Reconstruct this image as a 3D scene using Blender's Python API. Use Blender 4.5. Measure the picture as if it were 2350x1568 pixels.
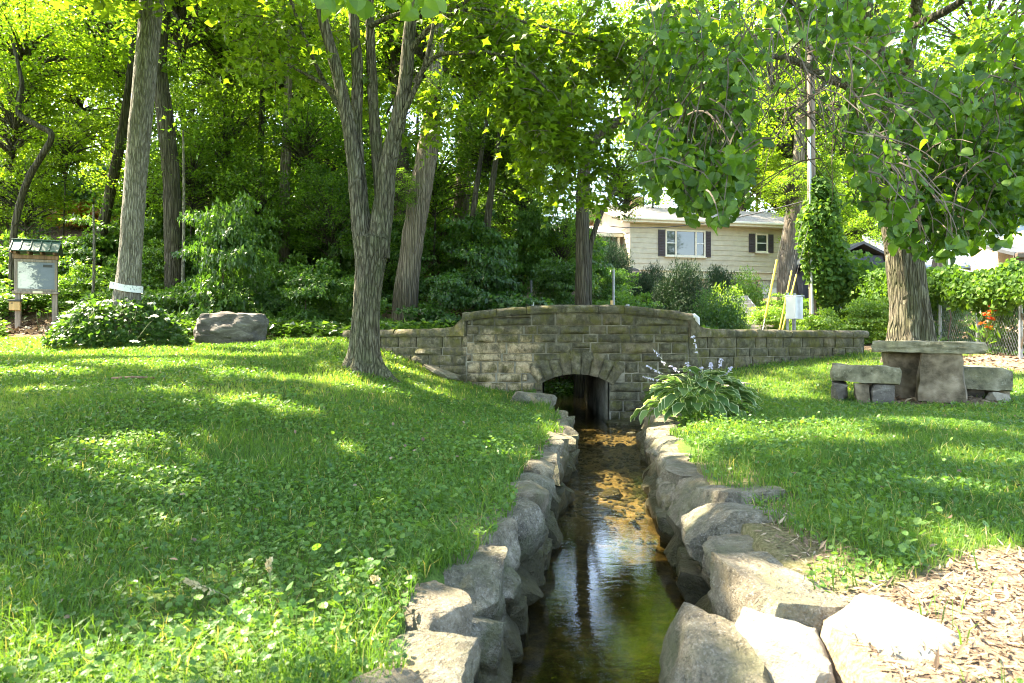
import bpy, math, random
import numpy as np
from mathutils import Vector, Matrix

R = math.radians
rng = np.random.default_rng(7)
random.seed(7)
scene = bpy.context.scene
for o in list(bpy.data.objects):
    bpy.data.objects.remove(o)
col = scene.collection

# ------------------------------------------------------------------ camera, sky, sun, exposure
CAM = np.array([0.0, 0.0, 1.3])
F = 1567.0                      # focal length in units of a 2350 px wide frame (24 mm on 36 mm)
cam_d = bpy.data.cameras.new("camera")
cam = bpy.data.objects.new("camera", cam_d); col.objects.link(cam)
cam.location = CAM; cam.rotation_euler = (R(90), 0, 0)
cam_d.lens = 24.0; cam_d.sensor_width = 36.0
cam_d.clip_start = 0.05; cam_d.clip_end = 900
cam_d.dof.use_dof = True; cam_d.dof.focus_distance = 8.5; cam_d.dof.aperture_fstop = 5.0
scene.camera = cam

SUN = np.array([-0.56, 0.27, 0.80]); SUN /= np.linalg.norm(SUN)     # from the ground towards the sun
world = bpy.data.worlds.new("World"); scene.world = world; world.use_nodes = True
wn = world.node_tree; wn.nodes.clear()
sky = wn.nodes.new("ShaderNodeTexSky"); sky.sky_type = 'NISHITA'; sky.sun_disc = False
sky.sun_elevation = math.asin(SUN[2]); sky.sun_rotation = math.atan2(SUN[0], SUN[1])
sky.air_density = 1.0; sky.dust_density = 1.5; sky.ozone_density = 1.0
bg = wn.nodes.new("ShaderNodeBackground"); bg.inputs[1].default_value = 0.15
wo = wn.nodes.new("ShaderNodeOutputWorld")
wn.links.new(sky.outputs[0], bg.inputs[0]); wn.links.new(bg.outputs[0], wo.inputs[0])
sl = bpy.data.lights.new("sun", 'SUN'); sl.energy = 4.3; sl.angle = R(0.55); sl.color = (1.0, 0.93, 0.80)
so = bpy.data.objects.new("sun", sl); col.objects.link(so)
so.rotation_euler = Vector(SUN).to_track_quat('Z', 'Y').to_euler(); so.location = (-20, 10, 30)
scene.view_settings.view_transform = 'Standard'; scene.view_settings.look = 'None'
scene.view_settings.exposure = 3.25; scene.view_settings.gamma = 1.0
scene.view_settings.use_curve_mapping = False
scene.view_settings.use_white_balance = True; scene.view_settings.white_balance_temperature = 7350   # the photograph is balanced for the shade
scene.cycles.use_denoising = True; scene.cycles.filter_width = 1.05
scene.cycles.max_bounces = 10; scene.cycles.diffuse_bounces = 5; scene.cycles.transmission_bounces = 6
scene.cycles.transparent_max_bounces = 12; scene.cycles.glossy_bounces = 4
scene.cycles.sample_clamp_indirect = 8.0

# ------------------------------------------------------------------ helpers
def at(px, py, Y):
    return np.array([(px - 1175) / F * Y, Y, CAM[2] - (py - 784) / F * Y])

def sstep(a, b, x):
    t = np.clip((x - a) / (b - a), 0, 1); return t * t * (3 - 2 * t)

def _hash(ix, iy, iz, seed):
    h = (ix * 374761393 + iy * 668265263 + iz * 2147483647 + seed * 974711) & 0xffffffff
    h = ((h ^ (h >> 13)) * 1274126177) & 0xffffffff
    return ((h ^ (h >> 16)) & 0xffffff) / float(0xffffff) * 2 - 1

def vnoise(p, seed=0):
    p = np.asarray(p, float); i = np.floor(p).astype(np.int64); f = p - i; f = f * f * (3 - 2 * f)
    out = 0
    for dx in (0, 1):
        for dy in (0, 1):
            for dz in (0, 1):
                w = (f[..., 0] if dx else 1 - f[..., 0]) * (f[..., 1] if dy else 1 - f[..., 1]) * (f[..., 2] if dz else 1 - f[..., 2])
                out = out + w * _hash(i[..., 0] + dx, i[..., 1] + dy, i[..., 2] + dz, seed)
    return out

def fbm(p, oct=3, seed=0):
    p = np.asarray(p, float); a, s, out = 1.0, 1.0, 0
    for k in range(oct):
        out = out + a * vnoise(p * s, seed + k * 17); a *= .5; s *= 2.03
    return out

def norm(v):
    return v / np.maximum(np.linalg.norm(v, axis=-1, keepdims=True), 1e-9)

OFF = {}
def off(o):
    return OFF.get(o.name, np.zeros(3)) if o is not None else np.zeros(3)

def tag(o, label=None, cat=None, group=None, kind=None):
    if label: o["label"] = label
    if cat: o["category"] = cat
    if group: o["group"] = group
    if kind: o["kind"] = kind
    return o

def thing(name, loc, label, cat, group=None, rz=0.0):
    o = bpy.data.objects.new(name, None); col.objects.link(o)
    o.location = loc; o.rotation_euler = (0, 0, rz); o.empty_display_size = .1
    OFF[o.name] = np.array(loc, float) if rz == 0 else np.zeros(3)
    return tag(o, label, cat, group)

def mesh_np(name, V, faces, mat, smooth=False, tint=None, sharp=None, uv=None):
    """V (n,3); faces: list of int arrays (m,k)."""
    me = bpy.data.meshes.new(name)
    V = np.asarray(V, np.float32)
    me.vertices.add(len(V)); me.vertices.foreach_set("co", V.ravel())
    if not isinstance(faces, list): faces = [faces]
    faces = [np.asarray(f, np.int32) for f in faces if len(f)]
    nl = sum(f.size for f in faces); npoly = sum(len(f) for f in faces)
    me.loops.add(nl); me.polygons.add(npoly)
    me.loops.foreach_set("vertex_index", np.concatenate([f.ravel() for f in faces]))
    starts = []; s = 0
    for f in faces:
        starts.append(s + np.arange(len(f)) * f.shape[1]); s += f.size
    me.polygons.foreach_set("loop_start", np.concatenate(starts).astype(np.int32))
    me.update(calc_edges=True)
    me.polygons.foreach_set("use_smooth", np.full(npoly, bool(smooth)))
    if sharp is not None and smooth:
        me.set_sharp_from_angle(angle=R(sharp))
    if tint is not None:
        a = me.attributes.new("tint", 'FLOAT', 'FACE'); a.data.foreach_set("value", np.asarray(tint, np.float32))
    if uv is not None:
        a = me.attributes.new("leafuv", 'FLOAT_VECTOR', 'POINT'); a.data.foreach_set("vector", np.asarray(uv, np.float32).ravel())
    if mat is not None: me.materials.append(mat)
    me.validate()
    return me

def link(name, me, parent=None, loc=(0, 0, 0)):
    o = bpy.data.objects.new(name, me); col.objects.link(o); o.location = loc
    if parent is not None: o.parent = parent
    return o

def obj(name, V, faces, mat, parent=None, smooth=False, tint=None, sharp=None, uv=None):
    b = off(parent)
    o = link(name, mesh_np(name, np.asarray(V, float) - b, faces, mat, smooth, tint, sharp, uv), parent)
    OFF[o.name] = b
    return o

class MB:
    def __init__(s): s.v = []; s.q = []; s.t = []; s.n = 0
    def add(s, V, quads=(), tris=()):
        V = np.asarray(V, float).reshape(-1, 3); s.v.append(V)
        if len(quads): s.q.append(np.asarray(quads, int) + s.n)
        if len(tris): s.t.append(np.asarray(tris, int) + s.n)
        s.n += len(V); return s
    def box(s, c, d, rz=0.0, M=None, bev=0.0):
        x, y, z = np.array(d) / 2.0
        if bev <= 0:
            V = np.array([[-x,-y,-z],[x,-y,-z],[x,y,-z],[-x,y,-z],[-x,-y,z],[x,-y,z],[x,y,z],[-x,y,z]])
            Q = [[0,3,2,1],[4,5,6,7],[0,1,5,4],[1,2,6,5],[2,3,7,6],[3,0,4,7]]; T = []
        else:
            b = min(bev, x * .45, y * .45, z * .45)
            V, idx = [], {}
            for sx in (-1, 1):
                for sy in (-1, 1):
                    for sz in (-1, 1):
                        for a in range(3):
                            p = [sx * x, sy * y, sz * z]
                            for k, s_ in enumerate((sx, sy, sz)):
                                if k != a: p[k] -= s_ * b
                            idx[(sx, sy, sz, a)] = len(V); V.append(p)
            V = np.array(V); Q = []; T = []
            for a in range(3):
                u, w = (a + 1) % 3, (a + 2) % 3
                for sg in (-1, 1):
                    q = []
                    for su, sw in ((-1,-1),(1,-1),(1,1),(-1,1)):
                        k = [0,0,0]; k[a] = sg; k[u] = su; k[w] = sw; q.append(idx[(*k, a)])
                    Q.append(q if sg > 0 else q[::-1])
                for su in (-1, 1):
                    for sw in (-1, 1):
                        def I(sa, ax):
                            k = [0,0,0]; k[a] = sa; k[u] = su; k[w] = sw; return idx[(*k, ax)]
                        q = [I(-1, u), I(1, u), I(1, w), I(-1, w)]
                        Q.append(q if su * sw > 0 else q[::-1])
            for sx in (-1, 1):
                for sy in (-1, 1):
                    for sz in (-1, 1):
                        t = [idx[(sx, sy, sz, k)] for k in range(3)]
                        T.append(t if sx * sy * sz > 0 else t[::-1])
        if M is not None: V = V @ np.array(M).T
        if rz:
            c_, s_ = math.cos(rz), math.sin(rz); V = V @ np.array([[c_, s_, 0], [-s_, c_, 0], [0, 0, 1]])
        return s.add(V + np.array(c), Q, T)
    def prism(s, poly, axis_vec, close=True):
        """poly (n,3) convex, extruded by axis_vec"""
        P = np.asarray(poly, float); n = len(P); V = np.vstack([P, P + np.array(axis_vec)])
        Q = [[i, (i + 1) % n, n + (i + 1) % n, n + i] for i in range(n)]
        T = [[0, i + 1, i] for i in range(1, n - 1)] + [[n, n + i, n + i + 1] for i in range(1, n - 1)]
        return s.add(V, Q, T)
    def tube(s, pts, rad, sides=8, cap=True):
        V, Q = tube_geo(pts, rad, sides); n = len(V); T = []
        if cap:
            V = np.vstack([V, pts[0], pts[-1]])
            for k in range(sides):
                T.append([n, (k + 1) % sides, k]); T.append([n + 1, n - sides + k, n - sides + (k + 1) % sides])
        return s.add(V, Q, T)
    def build(s, name, mat, parent=None, smooth=False, sharp=None):
        V = np.vstack(s.v); f = []
        if s.q: f.append(np.vstack(s.q))
        if s.t: f.append(np.vstack(s.t))
        return obj(name, V, f, mat, parent, smooth, None, sharp)

def catmull(P, n):
    P = np.asarray(P, float); m = len(P)
    t = np.linspace(0, m - 1, n); i = np.minimum(t.astype(int), m - 2); f = (t - i)[:, None]
    g = lambda k: P[np.clip(k, 0, m - 1)]
    p0, p1, p2, p3 = g(i - 1), g(i), g(i + 1), g(i + 2)
    return .5 * ((2 * p1) + (-p0 + p2) * f + (2 * p0 - 5 * p1 + 4 * p2 - p3) * f ** 2 + (-p0 + 3 * p1 - 3 * p2 + p3) * f ** 3)

def tube_geo(pts, rad, sides, ridge=0.0, rf=9.0, seed=0, flare=0.0, lump=0.0):
    P = np.asarray(pts, float); n = len(P); rad = np.broadcast_to(np.asarray(rad, float), (n,))
    T = norm(np.gradient(P, axis=0))
    ref = np.array([0, 1.0, 0.0]) if abs(T[0][1]) < .8 else np.array([1.0, 0, 0])
    U = norm(np.cross(T, ref)); W = np.cross(T, U)
    th = np.linspace(0, 2 * np.pi, sides, endpoint=False)
    r = rad[:, None] * np.ones(sides)
    s = np.concatenate([[0], np.cumsum(np.linalg.norm(np.diff(P, axis=0), axis=1))])
    if ridge or lump:
        q = np.stack([np.cos(th)[None] * rf * np.ones((n, 1)), np.sin(th)[None] * rf * np.ones((n, 1)), (s / np.maximum(rad.mean(), .02) * .55)[:, None] * np.ones(sides)], -1)
        nz = vnoise(q, seed)
        r = r * (1 + ridge * (1 - 2.6 * np.abs(nz)))
        q2 = np.stack([np.cos(th)[None] * 1.2 * np.ones((n, 1)), np.sin(th)[None] * 1.2 * np.ones((n, 1)), (s / np.maximum(rad.mean(), .02) * .35)[:, None] * np.ones(sides)], -1)
        r = r * (1 + lump * vnoise(q2, seed + 5))
    if flare:
        k = np.exp(-s / (rad[0] * 1.5))[:, None]
        r = r * (1 + flare * k * (.55 + .6 * np.cos(th * 5 + 1.1 + seed)[None] + .3 * np.cos(th * 3 + seed)[None]))
    V = P[:, None] + r[..., None] * (np.cos(th)[None, :, None] * U[:, None] + np.sin(th)[None, :, None] * W[:, None])
    i = np.arange(n - 1)[:, None] * sides; k = np.arange(sides)[None]; k2 = (k + 1) % sides
    Q = np.stack([i + k, i + k2, i + sides + k2, i + sides + k], -1).reshape(-1, 4)
    return V.reshape(-1, 3), Q

def trunk(name, pts, radii, mat, parent, sides=28, seg=.07, ridge=.05, rf=7, seed=0, flare=0.0, lump=.05):
    P = np.asarray(pts, float); L = np.linalg.norm(np.diff(P, axis=0), axis=1).sum()
    n = max(6, int(L / seg)); C = catmull(P, n)
    rr = np.interp(np.linspace(0, 1, n), np.linspace(0, 1, len(radii)), radii)
    V, Q = tube_geo(C, rr, sides, ridge, rf, seed, flare, lump)
    # close the top
    V = np.vstack([V, C[-1] + norm(C[-1] - C[-2]) * rr[-1] * .4]); k = np.arange(sides); b = (n - 1) * sides
    T = np.stack([b + k, b + (k + 1) % sides, np.full(sides, len(V) - 1)], -1)
    return obj(name, V, [Q, T], mat, parent, True)

# ---- rocks
def _cubegrid(n):
    V, F, idx = [], [], {}
    lin = np.linspace(-1, 1, n + 1)
    def vid(p):
        k = tuple(np.round(p, 5))
        if k not in idx: idx[k] = len(V); V.append(p)
        return idx[k]
    for a in range(3):
        u, w = (a + 1) % 3, (a + 2) % 3
        for sg in (-1, 1):
            for i in range(n):
                for j in range(n):
                    q = []
                    for di, dj in ((0,0),(1,0),(1,1),(0,1)):
                        p = [0,0,0]; p[a] = sg; p[u] = lin[i+di]; p[w] = lin[j+dj]; q.append(vid(p))
                    F.append(q if sg > 0 else q[::-1])
    return np.array(V, float), np.array(F)
_CG = {}
def rock_geo(size, seed, n=7, rnd=.35, cuts=7, rough=.06, flat_top=True):
    rnd = rnd * .7
    if n not in _CG: _CG[n] = _cubegrid(n)
    C, Fq = _CG[n]; r = np.random.default_rng(seed)
    D = norm(C); P = C * (1 - rnd) + D * 1.18 * rnd
    P = P * (1 + .13 * np.stack([vnoise(C * .9 + seed * 3.1, 1), vnoise(C * .9 + seed * 3.1, 2), vnoise(C * .9 + seed * 3.1, 3)], -1))
    for k in range(cuts):
        nn = r.normal(size=3); nn[2] *= .8; nn /= np.linalg.norm(nn)
        d = r.uniform(.66, 1.0); e = np.maximum(P @ nn - d, 0); P = P - e[:, None] * nn * .94
    if flat_top:
        nn = np.array([r.uniform(-.12, .12), r.uniform(-.12, .12), 1.0]); nn /= np.linalg.norm(nn)
        e = np.maximum(P @ nn - .78, 0); P = P - e[:, None] * nn * .85
    P = P + D * (fbm(P * 2.3 + seed * 7.7, 4, seed) * rough + np.maximum(0, .16 - np.abs(vnoise(P * 1.9 + seed, 77))) * -rough * 2.6)[:, None]
    return P * np.array(size) / 2.0, Fq

def rot3(rx, ry, rz):
    return np.array(Matrix.Rotation(rz, 3, 'Z') @ Matrix.Rotation(ry, 3, 'Y') @ Matrix.Rotation(rx, 3, 'X'))

def rock(name, c, size, seed, mat, parent=None, rot=(0, 0, 0), n=7, **k):
    V, Q = rock_geo(size, seed, n, **k)
    V = V @ rot3(*rot).T + np.array(c)
    return obj(name, V, Q, mat, parent, True, None, 26)

# ---- leaves
KITE = (np.array([[0, 0, 0], [.36, .45, .10], [0, 1, -.06], [-.36, .45, .10]]), np.array([[0, 1, 2], [0, 2, 3]]))
OVAL = (np.array([[0, 0, 0], [.26, .22, .05], [.36, .52, .07], [0, 1, -.10], [-.36, .52, .07], [-.26, .22, .05], [0, .5, 0]]),
        np.array([[0, 1, 6], [1, 2, 6], [2, 3, 6], [3, 4, 6], [4, 5, 6], [5, 0, 6]]))
MAPLE = (np.array([[0, 0, 0], [.20, .30, .02], [.55, .42, -.03], [.25, .55, .02], [0, 1, -.12], [-.25, .55, .02], [-.55, .42, -.03], [-.20, .30, .02], [0, .45, .0]]),
         np.array([[0, 1, 8], [1, 2, 3], [1, 3, 8], [3, 4, 8], [4, 5, 8], [5, 6, 7], [5, 7, 8], [7, 0, 8]]))
_h = [(.0, .05), (.22, -.04), (.43, .08), (.53, .32), (.47, .58), (.27, .80), (.0, .98)]
_hv = [[x, y, .10 * x * 2 - .10 * y * y] for x, y in _h] + [[-x, y, .10 * x * 2 - .10 * y * y] for x, y in _h[5:0:-1]] + [[0, .3, -.01], [0, .65, -.05]]
HEART = (np.array(_hv), np.array([[0,1,12],[1,2,12],[2,3,12],[3,13,12],[3,4,13],[4,5,13],[5,6,13],[6,7,13],[7,8,13],[8,9,13],[9,12,13],[9,10,12],[10,11,12],[11,0,12]]))
_hc = np.array(_hv); _hc[:, 2] = _hc[:, 0] ** 2 * 1.1 - _hc[:, 1] ** 2 * .38; HEARTC = (_hc, HEART[1])
ROUND = (np.array([[0, 0, 0], [.45, .12, .06], [.5, .6, .08], [0, .95, .02], [-.5, .6, .08], [-.45, .12, .06], [0, .4, -.04]]),
         np.array([[0,1,6],[1,2,6],[2,3,6],[3,4,6],[4,5,6],[5,0,6]]))

_tri = []; _trf = []
for _k in range(3):
    _a = _k * 2.094; _c, _s = math.cos(_a), math.sin(_a); _v = ROUND[0] * np.array([.8, .62, .8]); _tri.append(np.stack([_v[:, 0] * _c - _v[:, 1] * _s, _v[:, 0] * _s + _v[:, 1] * _c, _v[:, 2]], -1)); _trf.append(ROUND[1] + 7 * _k)
TREFOIL = (np.vstack(_tri), np.vstack(_trf))

def leaf_geo(P, D, Nn, S, tmpl):
    """place template at P with length axis D, normal Nn, size S"""
    TV, TF = tmpl; D = norm(D); X = norm(np.cross(D, Nn)); Z = np.cross(X, D)
    S = np.broadcast_to(np.asarray(S, float), (len(P),))
    V = P[:, None] + S[:, None, None] * (TV[None, :, 0:1] * X[:, None] + TV[None, :, 1:2] * D[:, None] + TV[None, :, 2:3] * Z[:, None])
    Fc = TF[None] + (np.arange(len(P)) * len(TV))[:, None, None]
    return V.reshape(-1, 3), Fc.reshape(-1, TF.shape[1])

def rand_dirs(n, up=.5, droop=.3, r=None):
    r = r or rng
    Nn = r.normal(size=(n, 3)); Nn = norm(Nn) ; Nn[:, 2] = np.abs(Nn[:, 2]) + up; Nn = norm(Nn)
    D = r.normal(size=(n, 3)); D[:, 2] = D[:, 2] * .4 - droop
    return norm(D), Nn

def leaf_cloud(name, P, size, mat, parent, tmpl=KITE, up=.5, droop=.3, tint=None, svar=.35, kind="stuff", r=None):
    r = r or rng
    D, Nn = rand_dirs(len(P), up, droop, r); S = size * r.uniform(1 - svar, 1 + svar, len(P))
    V, Fc = leaf_geo(P, D, Nn, S, tmpl)
    t = r.uniform(0, 1, len(P)) if tint is None else np.clip(tint + r.normal(0, .18, len(P)), 0, 1)
    o = obj(name, V, Fc, mat, parent, False, np.repeat(t, len(tmpl[1])))
    if kind: o["kind"] = kind
    return o

def in_ball(n, r=None):
    r = r or rng
    v = norm(r.normal(size=(n, 3))); return v * (r.uniform(0, 1, n) ** (1 / 3.0))[:, None]
# ------------------------------------------------------------------ materials
class NT:
    def __init__(s, name):
        s.m = bpy.data.materials.new(name); s.m.use_nodes = True; s.t = s.m.node_tree; s.t.nodes.clear()
        s.out = s.t.nodes.new("ShaderNodeOutputMaterial")
    def n(s, typ, ins=None, **props):
        nd = s.t.nodes.new(typ)
        for k, v in props.items(): setattr(nd, k, v)
        for k, v in (ins or {}).items():
            sock = nd.inputs[k]
            if isinstance(v, bpy.types.NodeSocket): s.t.links.new(v, sock)
            elif isinstance(v, bpy.types.Node): s.t.links.new(v.outputs[0], sock)
            else: sock.default_value = v
        return nd
    def pos(s): return s.n("ShaderNodeNewGeometry").outputs["Position"]
    def objc(s): return s.n("ShaderNodeTexCoord").outputs["Object"]
    def mapping(s, vec, scale=(1, 1, 1), loc=(0, 0, 0)):
        return s.n("ShaderNodeMapping", {"Vector": vec, "Scale": scale, "Location": loc}).outputs[0]
    def noise(s, vec, scale, detail=4, rough=.55, dist=0.0):
        return s.n("ShaderNodeTexNoise", {"Vector": vec, "Scale": scale, "Detail": detail, "Roughness": rough, "Distortion": dist}).outputs[0]
    def ramp(s, fac, stops):
        nd = s.n("ShaderNodeValToRGB", {"Fac": fac}); e = nd.color_ramp.elements
        while len(e) < len(stops): e.new(.5)
        for k, (p, c) in enumerate(stops):
            e[k].position = p; e[k].color = (*c, 1) if len(c) == 3 else c
        return nd.outputs[0]
    def fr(s, fac, a, b, c=0.0, d=1.0):
        return s.n("ShaderNodeMapRange", {"Value": fac, "From Min": a, "From Max": b, "To Min": c, "To Max": d}).outputs[0]
    def mix(s, fac, a, b, mode='MIX'):
        nd = s.n("ShaderNodeMix", data_type='RGBA', blend_type=mode)
        for k, v in ((0, fac), (6, a), (7, b)):
            if isinstance(v, bpy.types.NodeSocket): s.t.links.new(v, nd.inputs[k])
            else: nd.inputs[k].default_value = (*v, 1) if isinstance(v, tuple) and len(v) == 3 else v
        return nd.outputs[2]
    def math(s, op, a, b=0.0):
        nd = s.n("ShaderNodeMath", operation=op)
        for k, v in ((0, a), (1, b)):
            if isinstance(v, bpy.types.NodeSocket): s.t.links.new(v, nd.inputs[k])
            else: nd.inputs[k].default_value = v
        return nd.outputs[0]
    def bump(s, h, strength=.4, dist=.02):
        return s.n("ShaderNodeBump", {"Height": h, "Strength": strength, "Distance": dist}).outputs[0]
    def pbr(s, col_, rough=.8, nrm=None, spec=.3, metal=0.0):
        ins = {"Roughness": rough, "Metallic": metal, "Specular IOR Level": spec}
        ins["Base Color"] = (*col_, 1) if isinstance(col_, tuple) else col_
        if nrm is not None: ins["Normal"] = nrm
        return s.n("ShaderNodeBsdfPrincipled", ins).outputs[0]
    def done(s, sh):
        s.t.links.new(sh, s.out.inputs[0]); return s.m

def leaf_mat(name, stops, trans, tf=.42, rough=.42, objcol=False, spec=.35):
    t = NT(name)
    a = t.n("ShaderNodeAttribute", attribute_name="tint").outputs["Fac"]
    c = t.ramp(a, stops); tr = t.mix(1.0, c, trans, 'MULTIPLY')
    if objcol:
        oc = t.n("ShaderNodeObjectInfo").outputs["Color"]
        c = t.mix(1.0, c, oc, 'MULTIPLY'); tr = t.mix(1.0, tr, oc, 'MULTIPLY')
    p = t.pbr(c, rough, None, spec)
    tl = t.n("ShaderNodeBsdfTranslucent", {"Color": tr}).outputs[0]
    mx = t.n("ShaderNodeMixShader", {0: tf, 1: p, 2: tl}).outputs[0]
    return t.done(mx)

G3 = lambda a, b, c: [(0.0, a), (.55, b), (1.0, c)]
M = {}
M['leaf_wood'] = leaf_mat('leaf_wood', G3((.045, .075, .014), (.075, .125, .02), (.12, .18, .03)), (2.4, 2.5, .9), .55, .4, True)
M['leaf_maple'] = leaf_mat('leaf_maple', G3((.06, .11, .014), (.10, .17, .018), (.15, .22, .028)), (2.1, 2.1, .7), .55, .45)
M['leaf_linden'] = leaf_mat('leaf_linden', G3((.032, .078, .014), (.065, .135, .020), (.11, .19, .03)), (2.4, 2.3, .5), .46, .42, False, .3)
M['leaf_shrub'] = leaf_mat('leaf_shrub', G3((.035, .08, .018), (.065, .135, .027), (.11, .19, .04)), (2.0, 2.0, .8), .42, .36, True, .5)
M['leaf_vine'] = leaf_mat('leaf_vine', G3((.035, .085, .016), (.065, .14, .022), (.11, .19, .032)), (2.0, 2.0, .7), .42, .6, False, .2)
M['needle'] = leaf_mat('needle', G3((.02, .05, .022), (.032, .075, .028), (.055, .105, .035)), (1.2, 1.3, .7), .2, .55, True)
M['grass'] = leaf_mat('grass', [(0, (.045, .11, .02)), (.5, (.085, .17, .028)), (.9, (.14, .225, .045)), (1, (.30, .27, .12))], (2.1, 2.0, .7), .45, .5)
M['clover'] = leaf_mat('clover', G3((.04, .105, .028), (.075, .165, .034), (.125, .22, .048)), (2.0, 1.9, .7), .42, .45)

def bark_mat(name, c1, c2, c3, zs=.16, sc=16, moss=0.0, bump=.9, mosscol=(.09, .11, .045)):
    t = NT(name); o = t.pos()
    v = t.mapping(o, (1, 1, zs)); h = t.noise(v, sc, 6, .62, .6)
    big = t.noise(o, 1.3, 3)
    vo = t.n("ShaderNodeTexVoronoi", {"Vector": t.mapping(o, (1, 1, zs * .8)), "Scale": sc * 1.15}, feature='DISTANCE_TO_EDGE').outputs[0]
    crack = t.fr(vo, 0.0, .16)
    c = t.ramp(h, [(.28, c1), (.5, c2), (.72, c3)])
    c = t.mix(t.fr(crack, 0, 1, .45, 0), c, tuple(v * .6 for v in c1))
    c = t.mix(t.fr(big, .35, .7, 0, .35), c, c1, 'MIX')
    if moss:
        nm = t.noise(o, 3.1, 5); c = t.mix(t.fr(nm, .45, .68, 0, moss), c, mosscol)
    hh = t.math('ADD', t.math('MULTIPLY', h, .6), t.math('MULTIPLY', crack, .5))
    return t.done(t.pbr(c, .92, t.bump(hh, bump, .06), .15))
M['bark_ash'] = bark_mat('bark_ash', (.13, .115, .09), (.29, .27, .22), (.43, .41, .35), .16, 30, .2, 1.0)
M['bark_maple'] = bark_mat('bark_maple', (.05, .043, .03), (.15, .138, .095), (.28, .26, .19), .20, 22, .5, 1.0)
M['bark_linden'] = bark_mat('bark_linden', (.035, .03, .02), (.13, .115, .08), (.26, .235, .18), .13, 22, .35, 1.0)
M['bark_dark'] = bark_mat('bark_dark', (.035, .03, .022), (.085, .075, .055), (.15, .135, .10), .12, 15, .2, 1.0)
M['bark_pale'] = bark_mat('bark_pale', (.09, .075, .055), (.19, .16, .12), (.30, .26, .20), .10, 15, .1, 1.0)

def granite():
    t = NT('field_stone'); o = t.pos(); oi = t.n("ShaderNodeObjectInfo").outputs["Random"]
    n1 = t.noise(o, 7, 8, .7); n2 = t.noise(o, 75, 3, .75); n3 = t.noise(o, 3.2, 6, .65)
    c = t.ramp(n1, [(.32, (.055, .048, .034)), (.5, (.18, .162, .115)), (.66, (.35, .32, .24))])
    c = t.mix(t.fr(n2, .48, .60, 0, .55), c, (.06, .057, .048)); c = t.mix(t.fr(t.noise(o, 95, 2, .7), .56, .64, 0, .45), c, (.42, .40, .34))
    c = t.mix(t.fr(oi, 0, 1, 0, .45), c, (.23, .18, .115))
    c = t.mix(t.fr(n3, .48, .62, 0, .6), c, (.115, .12, .06)); c = t.mix(t.fr(t.noise(o, 4.5, 5, .6), .58, .68, 0, .55), c, (.34, .25, .12))
    pit = t.fr(t.noise(o, 24, 4, .65), .55, .70); c = t.mix(t.math('MULTIPLY', pit, .45), c, (.075, .07, .055))
    z = t.n("ShaderNodeSeparateXYZ", {0: o}).outputs[2]
    zz = t.math('ADD', z, t.math('MULTIPLY', n1, .18))
    c = t.mix(t.math('MULTIPLY', t.fr(t.noise(o, 9, 6, .7), .46, .60), t.fr(z, .46, .16, 0, .8)), c, (.055, .07, .018))
    wet = t.fr(zz, .36, .22)
    c = t.mix(t.math('MULTIPLY', wet, .85), c, t.mix(n1, (.03, .028, .014), (.085, .075, .03)))
    h = t.math('ADD', n1, t.math('MULTIPLY', t.noise(o, 38, 6, .7), .5))
    h = t.math('SUBTRACT', h, t.math('MULTIPLY', pit, .25))
    return t.done(t.pbr(c, t.fr(wet, 0, 1, .85, .35), t.bump(h, 1.0, .05), .3))
M['field_stone'] = granite()

def pale_stone():
    t = NT('pale_stone'); o = t.pos(); n1 = t.noise(o, 5, 6, .6); n2 = t.noise(o, 40, 4, .7)
    c = t.ramp(n1, [(.3, (.15, .13, .095)), (.55, (.26, .235, .18)), (.75, (.36, .33, .27))])
    c = t.mix(t.fr(n2, .55, .8, 0, .4), c, (.24, .21, .16))
    return t.done(t.pbr(c, .85, t.bump(t.math('ADD', n1, t.math('MULTIPLY', n2, .3)), .8, .02), .25))
M['pale_stone'] = pale_stone()

def boulder_mat():
    t = NT('boulder_stone'); o = t.pos(); n1 = t.noise(t.mapping(o, (1, 1, 2.2)), 3.2, 7, .65, .8); n2 = t.noise(o, 30, 4, .7)
    c = t.ramp(n1, [(.3, (.055, .048, .043)), (.52, (.11, .10, .088)), (.70, (.22, .205, .185))])
    c = t.mix(t.fr(n2, .6, .8, 0, .5), c, (.42, .40, .36))
    return t.done(t.pbr(c, .85, t.bump(t.math('ADD', n1, t.math('MULTIPLY', n2, .25)), .9, .04), .25))
M['boulder'] = boulder_mat()

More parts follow.
